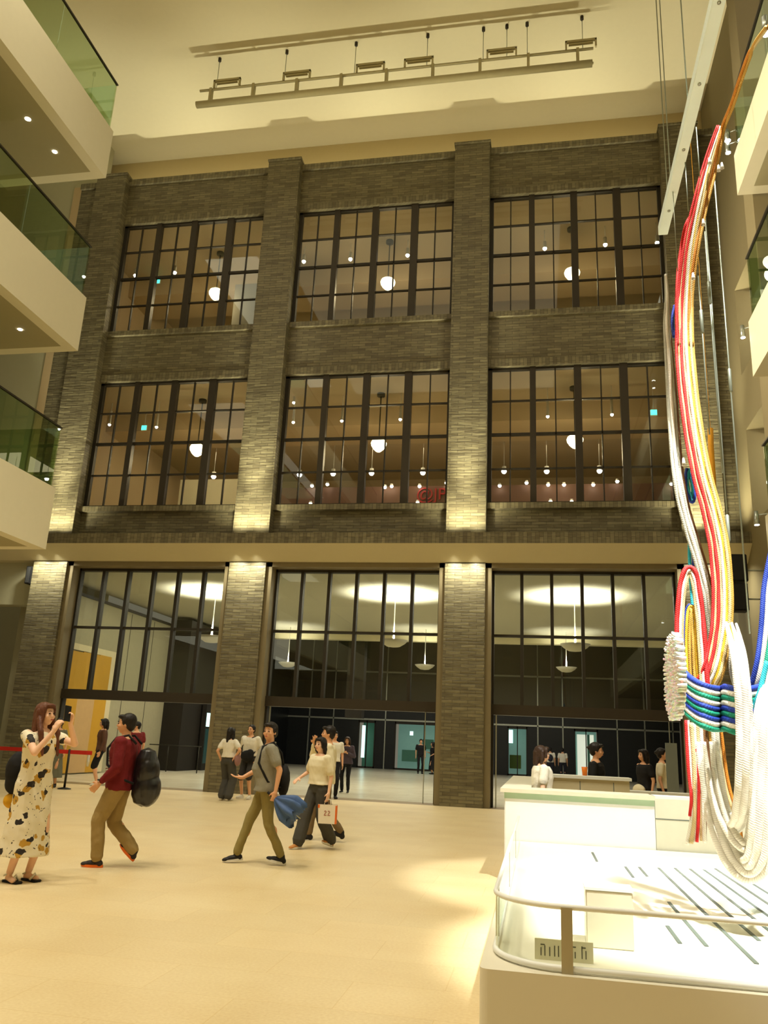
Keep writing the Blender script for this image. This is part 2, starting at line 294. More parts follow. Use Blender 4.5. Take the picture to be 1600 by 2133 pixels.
struct('trim_hall_mullions', [((x, 29.9, 0), (x+.07, 30, 9)) for x in (-14.6, -13, -9.6, -4.4, -3.2, -.1, 1.4, 4.6, 6.2, 7.8)]+[((-16, 29.9, 2.92), (10, 30, 3.02)), ((-16, 29.9, 5.9), (10, 30, 6.0))], METAL, label='thin metal mullions on the dark far wall of the hall', cat='trim')
# lit shop openings at the far end
CY = mat('cyan_lit', (110, 150, 138), .5, emit=(120, 160, 145), es=.22); CYB = mat('cyan_bright', (190, 240, 235), .5, emit=(190, 240, 230), es=1.2)
WL = mat('white_lit', (235, 240, 225), .5, emit=(225, 232, 210), es=.5); GRN = mat('green_shelf', (70, 110, 90), .6, emit=(70, 120, 95), es=.1)
def shop(x0, x1, m, label, extra):
    s = empty('shopfront', ((x0+x1)/2, 30.3, 0), label=label, cat='shopfront'); hw = (x1-x0)/2
    boxes('lit_interior', [((-hw, 1.2, 0), (hw, 1.3, 2.9))], m, s)
    boxes('door_frame', [((-hw, -.35, 0), (-hw+.07, -.25, 2.9)), ((hw-.07, -.35, 0), (hw, -.25, 2.9)), ((-.03, -.35, 0), (.03, -.25, 2.9)), ((-hw, -.35, 2.75), (hw, -.25, 2.9)), ((-hw, -.35, 0), (hw, -.25, .1))], DARKFR, s)
    for i, (a, b, mm) in enumerate(extra): boxes('display', [(a, b)], mm, s)
shop(-11.3, -10.2, GRN, 'dark shopfront with a bright cyan light strip at the left of the middle opening', [((-.5, .6, .6), (-.3, .7, 2.6), CYB)])
shop(-8.95, -5.2, CY, 'glowing teal glass shopfront with double doors in the middle opening', [((.95, .3, 0), (1.75, .4, 2.6), WL), ((-1.5, .5, .5), (-.5, .7, 1.2), GRN), ((-.2, .5, 1.3), (.5, .7, 1.9), GRN), ((-1.0, .3, 2.1), (-.8, .4, 2.35), CYB)])
shop(-1.9, -.7, CY, 'teal lit shopfront beside the first pillar of the right opening', [((-.55, .4, 1.9), (-.3, .5, 2.7), CYB), ((-.5, .4, .4), (.2, .6, 1.2), mat('plant_green', (96, 120, 60), .8))])
shop(2.1, 3.5, CY, 'pale lit glass shopfront behind the dark clothed attendant', [((-.5, .5, .2), (.5, .6, 2.6), WL), ((.1, .4, .2), (.25, .45, 2.6), GRN)])
# floor kiosk light at left (vending display between dark block and pillar)
k_ = empty('display_case', (-15.08, 14.3, 0), label='tall lit vending display beside the dark block', cat='display case')
k_.location.x += .25; boxes('body', [((-.2, -.9, .0), (0, .9, 2.9))], DARKW, k_); boxes('screen', [((0, -.8, 1.9), (.02, .5, 2.5))], CYB, k_); boxes('light_strip', [((0, .55, .4), (.02, .75, 2.2))], CYB, k_); boxes('glass_door', [((0, -.8, .3), (.01, .45, 1.8))], mat('teal_dark', (30, 70, 72), .3), k_)
# balconies ------------------------------------------------------------
def balcony(x0, x1, y0, y1, z0, z1, gz, label, edge, top):
    b = empty('balcony', (edge, y1, z0), label=label, cat='balcony', kind='structure')
    e = edge; sx = 1 if edge == x1 else -1
    o = lambda a: (a[0]-e, a[1]-y1, a[2]-z0)
    boxes('fascia', [(o((e-sx*.28, y0, z0)), o((e, y1, z1))), (o((x0, y1-.28, z0)), o((e-.28, y1, z1))) if sx > 0 else (o((e+.28, y1-.28, z0)), o((x1, y1, z1)))], FASC, b)
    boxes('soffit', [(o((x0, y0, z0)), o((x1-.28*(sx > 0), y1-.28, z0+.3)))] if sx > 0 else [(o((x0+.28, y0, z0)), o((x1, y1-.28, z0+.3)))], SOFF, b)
    ge = e-sx*.06
    yy = y1-.08; i = 0
    while yy > y0+.5:
        y2 = max(yy-2.55, y0); boxes('glass_panel', [(o((ge-sx*.02, y2+.015, z1-.1)), o((ge, yy, gz)))], GLG, b); yy = y2
    xx = ge; 
    for j in range(2):
        x2 = xx-sx*2.4; boxes('glass_panel', [(o((min(xx-sx*.03, x2), yy1-.02, z1-.1)), o((max(xx-sx*.03, x2), yy1, gz))) for yy1 in (y1-.08,)], GLG, b); xx = x2
    boxes('handrail', [(o((ge-.03, y0, gz)), o((ge+.03, y1-.06, gz+.03)))], BRONZE, b)
    return b
LB = [(5.4, 6.86, 8.31, 'lowest left balcony with bright fascia and green glass'), (10.36, 11.82, 13.2, 'middle left balcony with green glass'), (15.32, 16.77, 18.2, 'top left balcony with green glass')]
for z0, z1, gz, lb in LB: balcony(-16.6, -10.97, -30, -6.3, z0, z1, gz, lb, -10.97, None)
for z0, z1, gz, lb in [(4.9, 6.15, 7.6, 'lowest right balcony beside the hanging cords'), (9.16, 10.43, 11.9, 'middle right balcony with yellow lit fascia'), (13.57, 14.62, 16.1, 'upper right balcony with yellow lit fascia')]:
    balcony(4.42, 9.5, -30, -6.05, z0, z1, gz, lb, 4.42, None)
for z, e in ((5.3, 90), (10.3, 90), (15.25, 80), (22.4, 150)):
    light('left_gallery_lamps', 'AREA', (-13.6, -14, z), e, WARM, (-13.6, -14, 0), shape='RECTANGLE', size=2.5, size_y=14)
for z, e in ((9.1, 90), (13.5, 90), (22.4, 160)):
    light('right_gallery_lamps', 'AREA', (7, -12, z), e, WARM, (7, -12, 0), shape='RECTANGLE', size=2.5, size_y=10)
# spots recessed in left soffits
for u, v, z in [(58, 248, 15.32), (114, 316, 15.32), (42, 686, 10.36)]:
    p = at(u, v, Z=z); o = lathe('recessed_downlight', [(0, -.012), (.05, -.012), (.05, .0), (.07, .0), (.07, .01)], SPOTG, loc=p); tag(o, 'small recessed downlight in a left balcony soffit', 'downlight', 'downlights in the left balcony soffits')
# right wing wall with lit openings
RWW = mat('right_wing', (132, 120, 86), .8, var=.03)
lst = []; zs = [(0, 7.4), (10.0, 11.6), (14.2, 22.5)]
for a, b in zs: lst.append(((5.5, -6.2, a), (6.0, 1.5, b)))
for a, b in ((7.4, 10.0), (11.6, 14.2)):
    lst += [((5.5, -6.2, a), (6.0, -4.6, b)), ((5.5, -.9, a), (6.0, 1.5, b))]
struct('wall_right', lst, RWW, label='olive beige wall with openings at the right of the brick facade', cat='wall')
struct('wall_right_far', [((9.3, -32, 0), (9.7, -6, 22.5))], RWW, label='olive wall behind the right balconies', cat='wall')
struct('wall_right_room', [((8.5, -6, 7.0), (8.7, 1.5, 14.6)), ((5.9, 1.2, 7.0), (8.7, 1.5, 14.6)), ((6.0, -6.2, 7.0), (8.7, -6, 14.6))], WHM, label='white rooms seen through the right wall openings', cat='wall')
struct('ceiling_right_room', [((6.0, -6, 9.85), (8.7, 1.4, 10.0)), ((6.0, -6, 14.1), (8.7, 1.4, 14.3)), ((6.0, -6, 7.2), (8.7, 1.4, 7.3)), ((6.0, -6, 11.5), (8.7, 1.4, 11.6))], WHM, label='white ceilings and floors of the right side rooms', cat='ceiling')
for z in (9.7, 13.95): light('room_lamp', 'POINT', (7.2, -2.5, z-.3), 60, NEUT, shadow_soft_size=.2)
struct('pillar_right', [((4.75, -6.0, 0), (5.3, -5.3, 22.5))], RWW, label='slender olive column beside the right balconies', cat='pillar')
for z0 in (6.15, 10.43, 14.62):
    pass
# spotlights on the right balconies
def track_spot(u, v, Y, lab, grp, r=.09):
    p = at(u, v, Y=Y); o = empty('spotlight', p, label=lab, cat='spotlight', group=grp)
    lathe('housing', [(0, .28), (r*.8, .28), (r, 0), (r*.92, 0)], METAL, o, 12); lathe('lens', [(0, -.01), (r*.92, -.01), (r*.92, 0.01), (0, .01)], SPOTG, o, 12)
    return o
def dot_spot(u, v, Y, lab, grp, r=.055, h=.28, stem=13.2):
    p = at(u, v, Y=Y); o = empty('spotlight', p, label=lab, cat='spotlight', group=grp)
    if stem: tubes('stem', [([(0, 0, h), (0, 0, stem-p.z)], .010)], WHM, o, 6)
    else: boxes('arm', [((-.015, 0, h*.4), (.015, 9.06-Y, h*.7))], WHM, o)
    lathe('housing', [(0, h), (r*.8, h), (r*.9, 0.01)], WHM, o, 12); lathe('lens', [(0, -r*.9), (r*.6, -r*.75), (r, -r*.1), (r, .02), (0, .02)], SPOTG, o, 12)
U3 = [(282, 574), (364, 568), (633, 545), (730, 540), (849, 532), (1135, 518), (1261, 510), (1369, 506)]
for u, v in U3: dot_spot(u, v, 3.0, 'small lit ceiling spotlight behind the upper window row', 'spotlights behind the upper windows', .07, stem=19.3)
for u, v in [(228, 885), (326, 890), (612, 839), (611, 880), (712, 877), (834, 874), (1141, 868), (1275, 864)]: dot_spot(u, v, 3.0, 'slim hanging spotlight high behind the lower window row', 'hanging spotlights high behind the lower windows', .05, .55)
for u, v in [(445, 993), (624, 989), (694, 987), (774, 986), (881, 985), (1050, 982), (1139, 982), (1249, 981)]: dot_spot(u, v, 7.6, 'bright round spotlight in the row above the brown bulkhead', 'round spotlights above the bulkhead', .10, .2)
for u, v in [(463, 1019), (484, 1018), (650, 1012), (682, 1009), (802, 1015), (816, 1013), (874, 1013), (930, 1006), (647, 1049), (870, 1047), (1041, 1012), (1097, 1006), (1142, 1010), (1175, 1010), (1236, 1010), (1286, 1003), (1147, 1045), (1191, 1045), (1399, 1008)]:
    dot_spot(u, v, 8.75, 'tiny bright shop spotlight low behind the lower windows', 'tiny shop spotlights low behind the lower windows', .07, .1, stem=0)
for u, v, Y, r, lb in [(1597, 70, -13, .06, 'bright spotlight at the top right beside the upper right balcony glass'), (1516, 293, -5.95, .07, 'white spotlight at the corner of the upper right balcony, upper of the pair'), (1517, 318, -5.93, .06, 'white spotlight at the corner of the upper right balcony, lower of the pair'), (1548, 703, -5.95, .05, 'small spotlight below the middle right balcony corner'), (1577, 1093, -5.95, .05, 'small spotlight below the lowest right balcony corner')]:
    o = track_spot(u, v, Y, lb, 'spotlights along the right balconies', r); q = o.location
    tubes('arm', [([(0, 0, .2), (4.6-q.x, (-6.1 if Y > -7 else -13)-q.y, .2)], .012)], METAL, o, 6)
for u, v, Y, wl in [(328, 586, 4.2, 'upper left'), (300, 891, 4.0, 'lower left'), (1362, 859, 3.0, 'lower right')]:
    o = empty('exit_sign', at(u, v, Y=Y), label=f'small glowing green exit sign behind the {wl} window', cat='exit sign', group='green exit signs behind the windows')
    boxes('case', [((-.11, .0, -.10), (.11, .05, .10))], WHM, o); tubes('hanger', [([(0, .03, .13), (0, .03, (19.3 if v < 700 else 13.2)-o.location.z)], .01)], WHM, o, 6); boxes('lit_face', [((-.095, -.015, -.085), (.095, .0, .085))], EXITG, o)
# globe pendants behind windows
def pendant(u, v, top, label):
    p = at(u, v, Y=3.0); o = empty('pendant_lamp', p, label=label, cat='pendant lamp')
    lathe('globe_shade', [(0, -.27), (.08, -.25), (.18, -.16), (.255, -.04), (.27, .04), (.24, .12), (.15, .18), (.07, .2), (0, .2)], LAMP, o, 24)
    tubes('stem', [([(0, 0, .2), (0, 0, top-p.z)], .022)], DARKFR, o); lathe('canopy', [(0, top-p.z-.12), (.14, top-p.z-.1), (.14, top-p.z), (0, top-p.z)], DARKFR, o, 16)
    light('pendant_bulb', 'POINT', p-Vector((0, .0, .45)), 80, (1, .8, .48), shadow_soft_size=.25)
for (u, v), r, b in zip([(450, 612), (808, 590), (1192, 570), (411, 936), (789, 926), (1198, 918)], ['upper']*3+['lower']*3, bn*2):
    pendant(u, v, 19.3 if r == 'upper' else 13.2, f'glowing round pendant lamp behind the {r} window of the {b} bay')
# bowl uplights in the hall
BOWL = mat('bowl_plaster', (205, 200, 178), .6)
def bowl(x, y, z, r, label, power):
    o = empty('bowl_pendant', (x, y, z), label=label, cat='pendant lamp')
    bm = bmesh.new(); pr = [(0, -r*.5), (r*.45, -r*.44), (r*.8, -r*.22), (r, 0), (r*.93, 0), (r*.7, -r*.18), (0, -r*.35)]; rings = []
    lathe('bowl', pr, BOWL, o, 28)
    bm.free(); tubes('stem', [([(0, 0, -r*.3), (0, 0, .5), (0, 0, 6.6-z)], [.035, .02, .012])], WHM, o)
    light('bowl_bulb', 'SPOT', (x, y, z+.03), power, (1, .96, .80), (x, y, 9), spot_size=2.0, spot_blend=.55, shadow_soft_size=.15)
for x, b in ((-11.55, 'left'), (-4.9, 'middle'), (1.2, 'right')): bowl(x, 5.2, 4.95, .5, f'large pale bowl pendant nearer the glass in the {b} bay', 900)
for (u, v), b in (((600, 1380), 'left part of the middle bay'), ((885, 1385), 'right part of the middle bay'), ((1180, 1390), 'right bay')):
    p = at(u, v, Y=14); bowl(p.x, 14, p.z, .45, f'smaller far bowl pendant in the {b}', 150)
light('hall_fill', 'AREA', (-5, 8, 6.5), 560, NEUT, (-5, 8, 0), shape='RECTANGLE', size=20, size_y=10)
light('hall_far_fill', 'AREA', (-5, 21, 6.0), 260, NEUT, (-5, 21, 0), shape='RECTANGLE', size=16, size_y=6)
for x in (-12.5, -5.5, 1.2): light('room_ceiling_light', 'AREA', (x, 8.2, 12.9), 60, (1, .8, .5), (x, 8.2, 0), size=3)
for x in (-12.5, -5.5, 1.2): light('room_ceiling_light', 'AREA', (x, 9.0, 19.1), 26, (1, .85, .6), (x, 9.0, 0), size=3)
# @JP sign
RED = mat('sign_red', (150, 24, 20), .5)
def text(name, s, size, m, loc, rot, parent=None, ext=.01):
    c = bpy.data.curves.new(name, 'FONT'); c.body = s; c.size = size; c.extrude = ext; c.align_x = 'LEFT'
    t = bpy.data.objects.new('tmp', c); COL.objects.link(t); me = bpy.data.meshes.new_from_object(t.evaluated_get(bpy.context.evaluated_depsgraph_get()))
    bpy.data.objects.remove(t); o = bpy.data.objects.new(name, me); me.materials.clear(); me.materials.append(m); COL.objects.link(o); o.location = loc; o.rotation_euler = rot; o.parent = parent
    return o
p = at(867, 1041, Y=8.96)
sg = empty('cafe_sign', p, label='red @JP letters on the brown bulkhead behind the lower middle window', cat='sign'); text('lettering', '@JP', .70, RED, (0, 0, 0), (math.pi/2, 0, 0), sg, .03)
# black loudspeakers
def speaker(u, v, Y, w_, h, label):
    o = empty('loudspeaker', at(u, v, Y=Y), label=label, cat='loudspeaker'); boxes('cabinet', [((-w_/2, -.2, -h/2), (w_/2, .15, h/2))], BLACK, o, .015)
    boxes('grille', [((-w_/2+.03, -.21, -h/2+.03), (w_/2-.03, -.2, h/2-.03))], mat('grille', (38, 38, 36), .8), o); tubes('bracket', [([(0, .1, 0), ((5.5 if u > 800 else -15.75)-o.location.x, .15 if u > 800 else .25, 0)], .02)], METAL, o)
speaker(66, 1200, .12, .18, .55, 'small black loudspeaker on the wall left of the leftmost brick pillar')
speaker(1536, 1186, -3.4, .35, .62, 'black wall loudspeaker at the right, upper of two')
speaker(1538, 1246, -3.4, .35, .62, 'black wall loudspeaker at the right, lower of two')
# ceiling truss ------------------------------------------------------------
t = empty('lighting_truss', (-10.5, -2.9, 20.6), label='long pale lighting truss hanging from the ceiling by thin rods', cat='lighting truss')
TR = mat('truss_paint', (176, 166, 124), .6)
tubes('lower_tube', [([(0, 0, 0.05), (12.15, 0, 0.05)], .11)], TR, t, 12); tubes('cable_tray', [([(0, .2, .25), (12.2, .2, .25)], .035)], TR, t)
tubes('upper_rail', [([(0, .1, .68), (12.2, .1, .68)], .04)], TR, t)
for i in range(9): boxes('post', [((.35+i*1.42, .02, .1), (.43+i*1.42, .18, .7))], TR, t)
for i, x in enumerate((.45, 2.75, 5.1, 6.6, 9.1, 11.4)):
    boxes('lamp_bracket', [((x, .05, .72), (x+.05, .12, 1.0)), ((x+.85, .05, .72), (x+.9, .12, 1.0)), ((x, .05, .95), (x+.9, .12, 1.02)), ((x+.1, .05, .86), (x+.8, .12, .9))], TR, t)
for i, x in enumerate((.55, 2.8, 5.05, 7.3, 9.0, 9.7, 10.3, 11.9)): tubes('hanger_rod', [([(x, .1, .7), (x, .1, 1.9)], .012)], METAL, t, 6); lathe('ceiling_mount', [(0, 0), (.05, 0), (.05, .12), (0, .12)], BRONZE, t, 10, (x, .1, 1.78))
# ================================================================ EXHIBIT
pl = empty('exhibit_platform', (-.3, -18.1, 0), label='low white exhibit platform with grooved deck and bright spotlight', cat='platform')
bm = bmesh.new()
def rr(x0, y0, r, n=8): return [(x0+r-r*math.cos(a), y0+r-r*math.sin(a)) for a in [math.pi/2*k/n for k in range(n+1)]]
pts = rr(0, 0, .05)+[(5.3, 0), (5.3, 6.1), (0, 6.1)]
def prism(bm, pts, z0, z1):
    lo = [bm.verts.new((x, y, z0)) for x, y in pts]; hi = [bm.verts.new((x, y, z1)) for x, y in pts]
    bm.faces.new(lo[::-1]); bm.faces.new(hi)
    for i in range(len(pts)): j = (i+1) % len(pts); bm.faces.new((lo[i], lo[j], hi[j], hi[i]))
prism(bm, pts, 0, .45); link('deck', bm, mat('platform_white', (226, 220, 200), .45, var=.01), pl)
SLOT = mat('slot_dark', (96, 104, 98), .6); PANE = mat('deck_pane', (200, 214, 204), .3)
for u1, v1, u2, v2 in [(1395, 1808, 1600, 1962), (1365, 1808, 1590, 2010), (1430, 1810, 1640, 1960), (1460, 1812, 1680, 1960), (1490, 1810, 1700, 1950), (1520, 1810, 1720, 1940), (1395, 1880, 1470, 1972), (1392, 1930, 1415, 1966), (1303, 1806, 1319, 1828), (1333, 1807, 1347, 1826), (1232, 1776, 1246, 1795)]:
    a, b = at(u1, v1, Z=.45), at(u2, v2, Z=.45)
    x = (a.x+b.x)/2+.3; boxes('deck_slot', [((x-.012, min(a.y, b.y)+18.1, .449), (x+.012, max(a.y, b.y)+18.1, .456))], SLOT, pl)
a = at(1440, 1810, Z=.45)
boxes('deck_panel', [((a.x+.34, .9, .449), (a.x+.50, 4.6, .453)), ((a.x+.62, .9, .449), (a.x+.78, 4.6, .453))], PANE, pl)
# rail around the platform
rl = empty('platform_railing', (-.3, -18.1, .45), label='low curved glass railing with white handrail around the platform', cat='railing')
def railpath(z, inset=.06, r=.35): return [(inset, 5.8, z), (inset, inset+r, z)]+[(inset+r-r*math.cos(a), inset+r-r*math.sin(a), z) for a in [math.pi/2*k/10 for k in range(1, 11)]]+[(5.2, inset, z)]
tubes('handrail', [(railpath(.30), .014)], WHT, rl); tubes('bottom_rail', [(railpath(.02), .016)], WHT, rl)
bm = bmesh.new(); P = railpath(0); 
for (a, b) in zip(P, P[1:]):
    q = [bm.verts.new((a[0], a[1], .02)), bm.verts.new((b[0], b[1], .02)), bm.verts.new((b[0], b[1], .30)), bm.verts.new((a[0], a[1], .30))]; bm.faces.new(q)
bmesh.ops.remove_doubles(bm, verts=bm.verts, dist=1e-4); g = link('glass_panel', bm, GLC, rl)
sm = g.modifiers.new('s', 'SOLIDIFY'); sm.thickness = .008
POSTM = mat('post_grey', (178, 168, 138), .4, .3)
for x, y in ((.43, .06), (2.2, .06), (3.9, .06)): boxes('post', [((x-.028, y-.02, 0), (x+.028, y+.0, .30))], POSTM, rl)
for y in (.62, 2.4, 4.2): boxes('post', [((.05, y-.02, 0), (.07, y+.02, .30))], POSTM, rl)
# caption stand + pedestal on deck
p = at(1272, 1978, Z=.45)
pd = empty('display_pedestal', (p.x, p.y+.1, .45), label='small translucent white pedestal standing on the platform deck', cat='pedestal'); boxes('body', [((-.13, -.1, 0), (.13, .1, .30))], mat('pedestal', (226, 220, 196), .3), pd, .006); boxes('top_plate', [((-.135, -.105, .30), (.135, .105, .315))], WHT, pd)
p = at(1175, 2003, Z=.45)
sg = empty('caption_plate', (p.x, p.y, .45), label='flat caption plate with dark vertical marks on the platform beside the railing post', cat='sign'); boxes('plate', [((-.15, 0, .0), (.15, .012, .10))], mat('plate_cream', (228, 222, 192), .5), sg)
bm = bmesh.new(); random.seed(3)
for x in (-.12, -.10, -.075, -.05, -.03, .04, .055, .09, .11): box(bm, (x, -.002, .02), (x+.005, 0, .05+random.random()*.035))
for x in (-.12, .04, .09): box(bm, (x, -.002, .07), (x+.022, 0, .075))
link('marks', bm, mat('mark_dark', (70, 72, 58), .7), sg)
# information counter
ct = empty('information_counter', (-.42, -11.98, 0), label='large white information counter behind the exhibit platform', cat='counter')
boxes('front_panel', [((0, 0, 0), (1.76, .6, 1.0))], WHT, ct, .01); boxes('side_panel', [((0, .6, 0), (.27, 5.3, 1.0))], WHT, ct)
boxes('glass_strip', [((-.004, -.006, .93), (1.76, 0, 1.0))], mat('green_strip', (176, 204, 176), .2), ct)
boxes('countertop', [((-.05, -.05, 1.0), (1.762, .62, 1.045)), ((-.05, .62, 1.0), (.32, 5.35, 1.045))], mat('counter_top', (214, 208, 184), .35), ct)
c2 = empty('rear_counter', (.12, -10.2, 0), label='smaller cream counter behind the information counter', cat='counter')
boxes('body', [((0, 0, 0), (1.12, .35, 1.15))], mat('counter_cream', (196, 184, 148), .5), c2); boxes('countertop', [((-.03, -.03, 1.15), (1.15, .40, 1.19))], WHM, c2); boxes('panel_joint', [((.44, -.004, .1), (.45, 0, 1.12)), ((.9, -.004, .1), (.91, 0, 1.12))], SLOT, c2)
gb = empty('low_wall_unit', (1.345, -11.97, 0), label='pale grey low wall unit at the back of the platform', cat='low wall'); boxes('panel', [((0, 0, 0), (3.6, .35, 1.02))], mat('pale_grey', (206, 206, 186), .5), gb); boxes('groove', [((0, -.004, .79), (3.6, 0, .80))], SLOT, gb); boxes('cap', [((0, -.0, 1.02), (3.6, .37, 1.05))], WHM, gb)
gb = empty('low_wall_unit', (1.28, -9.0, 0), label='cream low wall unit right of the smaller rear counter', cat='low wall'); boxes('panel', [((0, 0, 0), (1.6, .3, .95))], MATS['counter_cream'], gb); boxes('cap', [((0, -.02, .95), (1.62, .32, .98))], WHM, gb)
cu = lathe('paper_cup', [(0, 0), (.032, 0), (.044, .12), (.036, .12), (.03, .02), (0, .02)], mat('orange', (226, 122, 30), .5), loc=(at(1218, 1608, Y=-9.95).x, -9.95, 1.19)); tag(cu, 'orange cup standing on the smaller cream counter', 'cup')
bd = empty('display_board', (2.35, -6.4, 0), label='upright narrow grey board on a post right of the counters', cat='board'); boxes('board', [((-.07, 0, .0), (.13, .06, 1.75))], mat('board_grey', (120, 126, 116), .4), bd); boxes('base', [((-.2, -.15, 0), (.3, .2, .02))], METAL, bd)
# hanging bar and cables
bar = empty('suspension_bar', (1.12, -16.0, 6.02), label='long pale blue white bar hanging above the cord sculpture', cat='bar')
boxes('beam', [((-.04, -4.5, -.045), (.04, 0, .045))], mat('bar_paint', (226, 240, 234), .4), bar, .004)
for i, y in enumerate((-.35, -1.1, -1.75, -2.4)): lathe('bolt', [(0, -.052), (.012, -.052), (.012, -.045), (0, -.045)], METAL, bar, 10, (0, y, 0))
CB = mat('cable_steel', (150, 158, 144), .4, .5)
for u, v in ((1390, 395), (1398, 395), (1432, 200)):
    q = at(u, v, X=1.12); q = Vector((1.12, q.y, 6.06)); tubes('ceiling_cable', [([q-bar.location, Vector((q.x, q.y, 22.5))-bar.location], .005)], CB, bar, 6)
def vcable(u, v, X, r, turn=None, label='', zt=6.0):
    q = at(u, v, Y=X); o = empty('support_cable', q, label=label, cat='cable')
    tubes('cable', [([(0, 0, 0), (0, 0, zt-q.z)], r)], CB, o, 6)
    if turn:
        a = at(*turn, Y=q.y).z-q.z; lathe('turnbuckle', [(0, a-.12), (r*2.2, a-.1), (r*2.2, a+.1), (0, a+.12)], CB, o, 10)
for i, (u, v, tv) in enumerate([(1478, 905, (1456, 670)), (1505, 985, (1473, 610)), (1524, 1200, (1523, 1100)), (1562, 1320, (1527, 792))]):
    vcable(u, v, -16.3+.12*i, .0065, tv, ['first', 'second', 'third', 'fourth'][i]+' from the left of the four thin steel cables right of the red cord', at(*[(1446, 575), (1468, 465), (1486, 345), (1494, 285)][i], Y=-16.3).z)
for i, (u, v) in enumerate([(1412, 565), (1434, 440), (1458, 370)]):
    q = at(u, v, Y=-16.6-.35*i); o = tubes('suspension_wire', [([q, (q.x, q.y, 6.0)], .004)], CB, None, 6); tag(o, 'short wire from the bar down to the red cord, '+['lowest', 'middle', 'highest'][i], 'wire')
# cords
def cordmat(name, c, twist=True):
    m = bpy.data.materials.new(name); m.use_nodes = True; nt = m.node_tree; N = nt.nodes; L = nt.links; b = N['Principled BSDF']
    b.inputs['Roughness'].default_value = .7
    uv = N.new('ShaderNodeUVMap'); sp = N.new('ShaderNodeSeparateXYZ'); L.new(uv.outputs[0], sp.inputs[0])
    a = N.new('ShaderNodeMath'); a.operation = 'MULTIPLY_ADD'; a.inputs[1].default_value = 70; L.new(sp.outputs[1], a.inputs[0])
    k = N.new('ShaderNodeMath'); k.operation = 'MULTIPLY'; k.inputs[1].default_value = 3; L.new(sp.outputs[0], k.inputs[0]); L.new(k.outputs[0], a.inputs[2])
    fr = N.new('ShaderNodeMath'); fr.operation = 'PINGPONG'; fr.inputs[1].default_value = .5; L.new(a.outputs[0], fr.inputs[0])
    mx = N.new('ShaderNodeMix'); mx.data_type = 'RGBA'; c = lin(c); mx.inputs[6].default_value = tuple(x*.8 for x in c[:3])+(1,); mx.inputs[7].default_value = c
    m2 = N.new('ShaderNodeMath'); m2.operation = 'MULTIPLY'; m2.inputs[1].default_value = 2; L.new(fr.outputs[0], m2.inputs[0]); L.new(m2.outputs[0], mx.inputs[0]); L.new(mx.outputs[2], b.inputs['Base Color'])
    bp = N.new('ShaderNodeBump'); bp.inputs['Distance'].default_value = .004; bp.inputs['Strength'].default_value = .7; L.new(fr.outputs[0], bp.inputs['Height']); L.new(bp.outputs[0], b.inputs['Normal'])
    MATS[name] = m; return m
CM = {n: cordmat('cord_'+n, c) for n, c in dict(red=(214, 30, 30), white=(236, 232, 218), beige=(206, 184, 132), yellow=(232, 192, 40), orange=(206, 130, 30), blue=(26, 60, 168), green=(0, 140, 110), cyan=(40, 180, 200), brown=(120, 80, 40), grey=(178, 178, 160), gold=(196, 150, 60)).items()}
sc = empty('cord_sculpture', (1.1, -16.6, 2.0), label='hanging sculpture of thick knotted red, white, blue and green braided cords', cat='sculpture')
O = sc.location
def bundle(name, path, strands, taper=0, sub=6, lab=None, widths=None):
    """path [(u,v,Y)], strands [(offset m, depth m, radius, colour)]"""
    P = smooth_path([at(u, v, Y=Y) for u, v, Y in path], sub); n = len(P)
    for st, dp, r, c in strands:
        pts = []
        for i, q in enumerate(P):
            t = (P[min(i+1, n-1)]-P[max(i-1, 0)]).normalized(); s = t.cross(Vector((0, 1, 0)))
            s = s.normalized() if s.length > .05 else Vector((1, 0, 0)); wd = 1 if not widths else widths[0]+(widths[1]-widths[0])*min(1, i/(n*.35))
            pts.append(q+s*st*wd+Vector((0, dp+.004*math.sin(i*.9+st*90), 0))-O)
        bm = bmesh.new(); uvl = bm.loops.layers.uv.new('UVMap'); tube(bm, pts, [r*(.8 if name == 'tail_cord' and c == 'red' else 1)*(1 if not widths else .45+.55*min(1, (i+1)/(n*.25)))*(1 if not taper else .25+.75*min(1, (i+1+8*abs(st)*10)/taper)) for i in range(n)], 8, True, uvl)
        o = link(name, bm, CM[c], sc, True)
        if lab: o['label'] = c+' strand of the '+lab
Yc = -16.5
main = [(1500, 262, Yc-.3), (1478, 330, Yc-.25), (1458, 410, Yc-.2), (1438, 510, Yc-.1), (1428, 620, Yc), (1427, 720, Yc), (1434, 810, Yc), (1446, 900, Yc), (1462, 985, Yc), (1482, 1060, Yc), (1497, 1130, Yc), (1505, 1210, Yc), (1505, 1290, Yc), (1497, 1350, Yc), (1485, 1400, Yc), (1468, 1432, Yc+.05)]
cols = ['red', 'beige', 'red', 'beige', 'white', 'yellow', 'beige', 'gold']
bundle('braided_cord', main, [(-.066+.0188*i, .012*(i % 2), .0118, c) for i, c in enumerate(cols)], lab='long main bundle', widths=(.35, 1))
orangeP = [(1600, 52, Yc-1.2), (1568, 100, Yc-.9), (1545, 160, Yc-.7), (1525, 220, Yc-.5), (1508, 262, Yc-.35), (1500, 300, Yc-.3), (1490, 350, Yc-.2), (1470, 430, Yc-.15), (1452, 520, Yc-.1), (1440, 620, Yc), (1440, 720, Yc)]
bundle('braided_cord', orangeP, [(-.012, 0, .011, 'orange'), (.010, .01, .012, 'gold'), (.0, .03, .012, 'beige')], lab='upper end rising to the right')
bundle('braided_cord', [(1442, 445, Yc-.1), (1428, 470, Yc-.1), (1418, 520, Yc), (1411, 580, Yc), (1409, 650, Yc), (1412, 720, Yc)], [(0, 0, .012, 'red'), (.024, 0, .011, 'beige')], lab='short side loop')
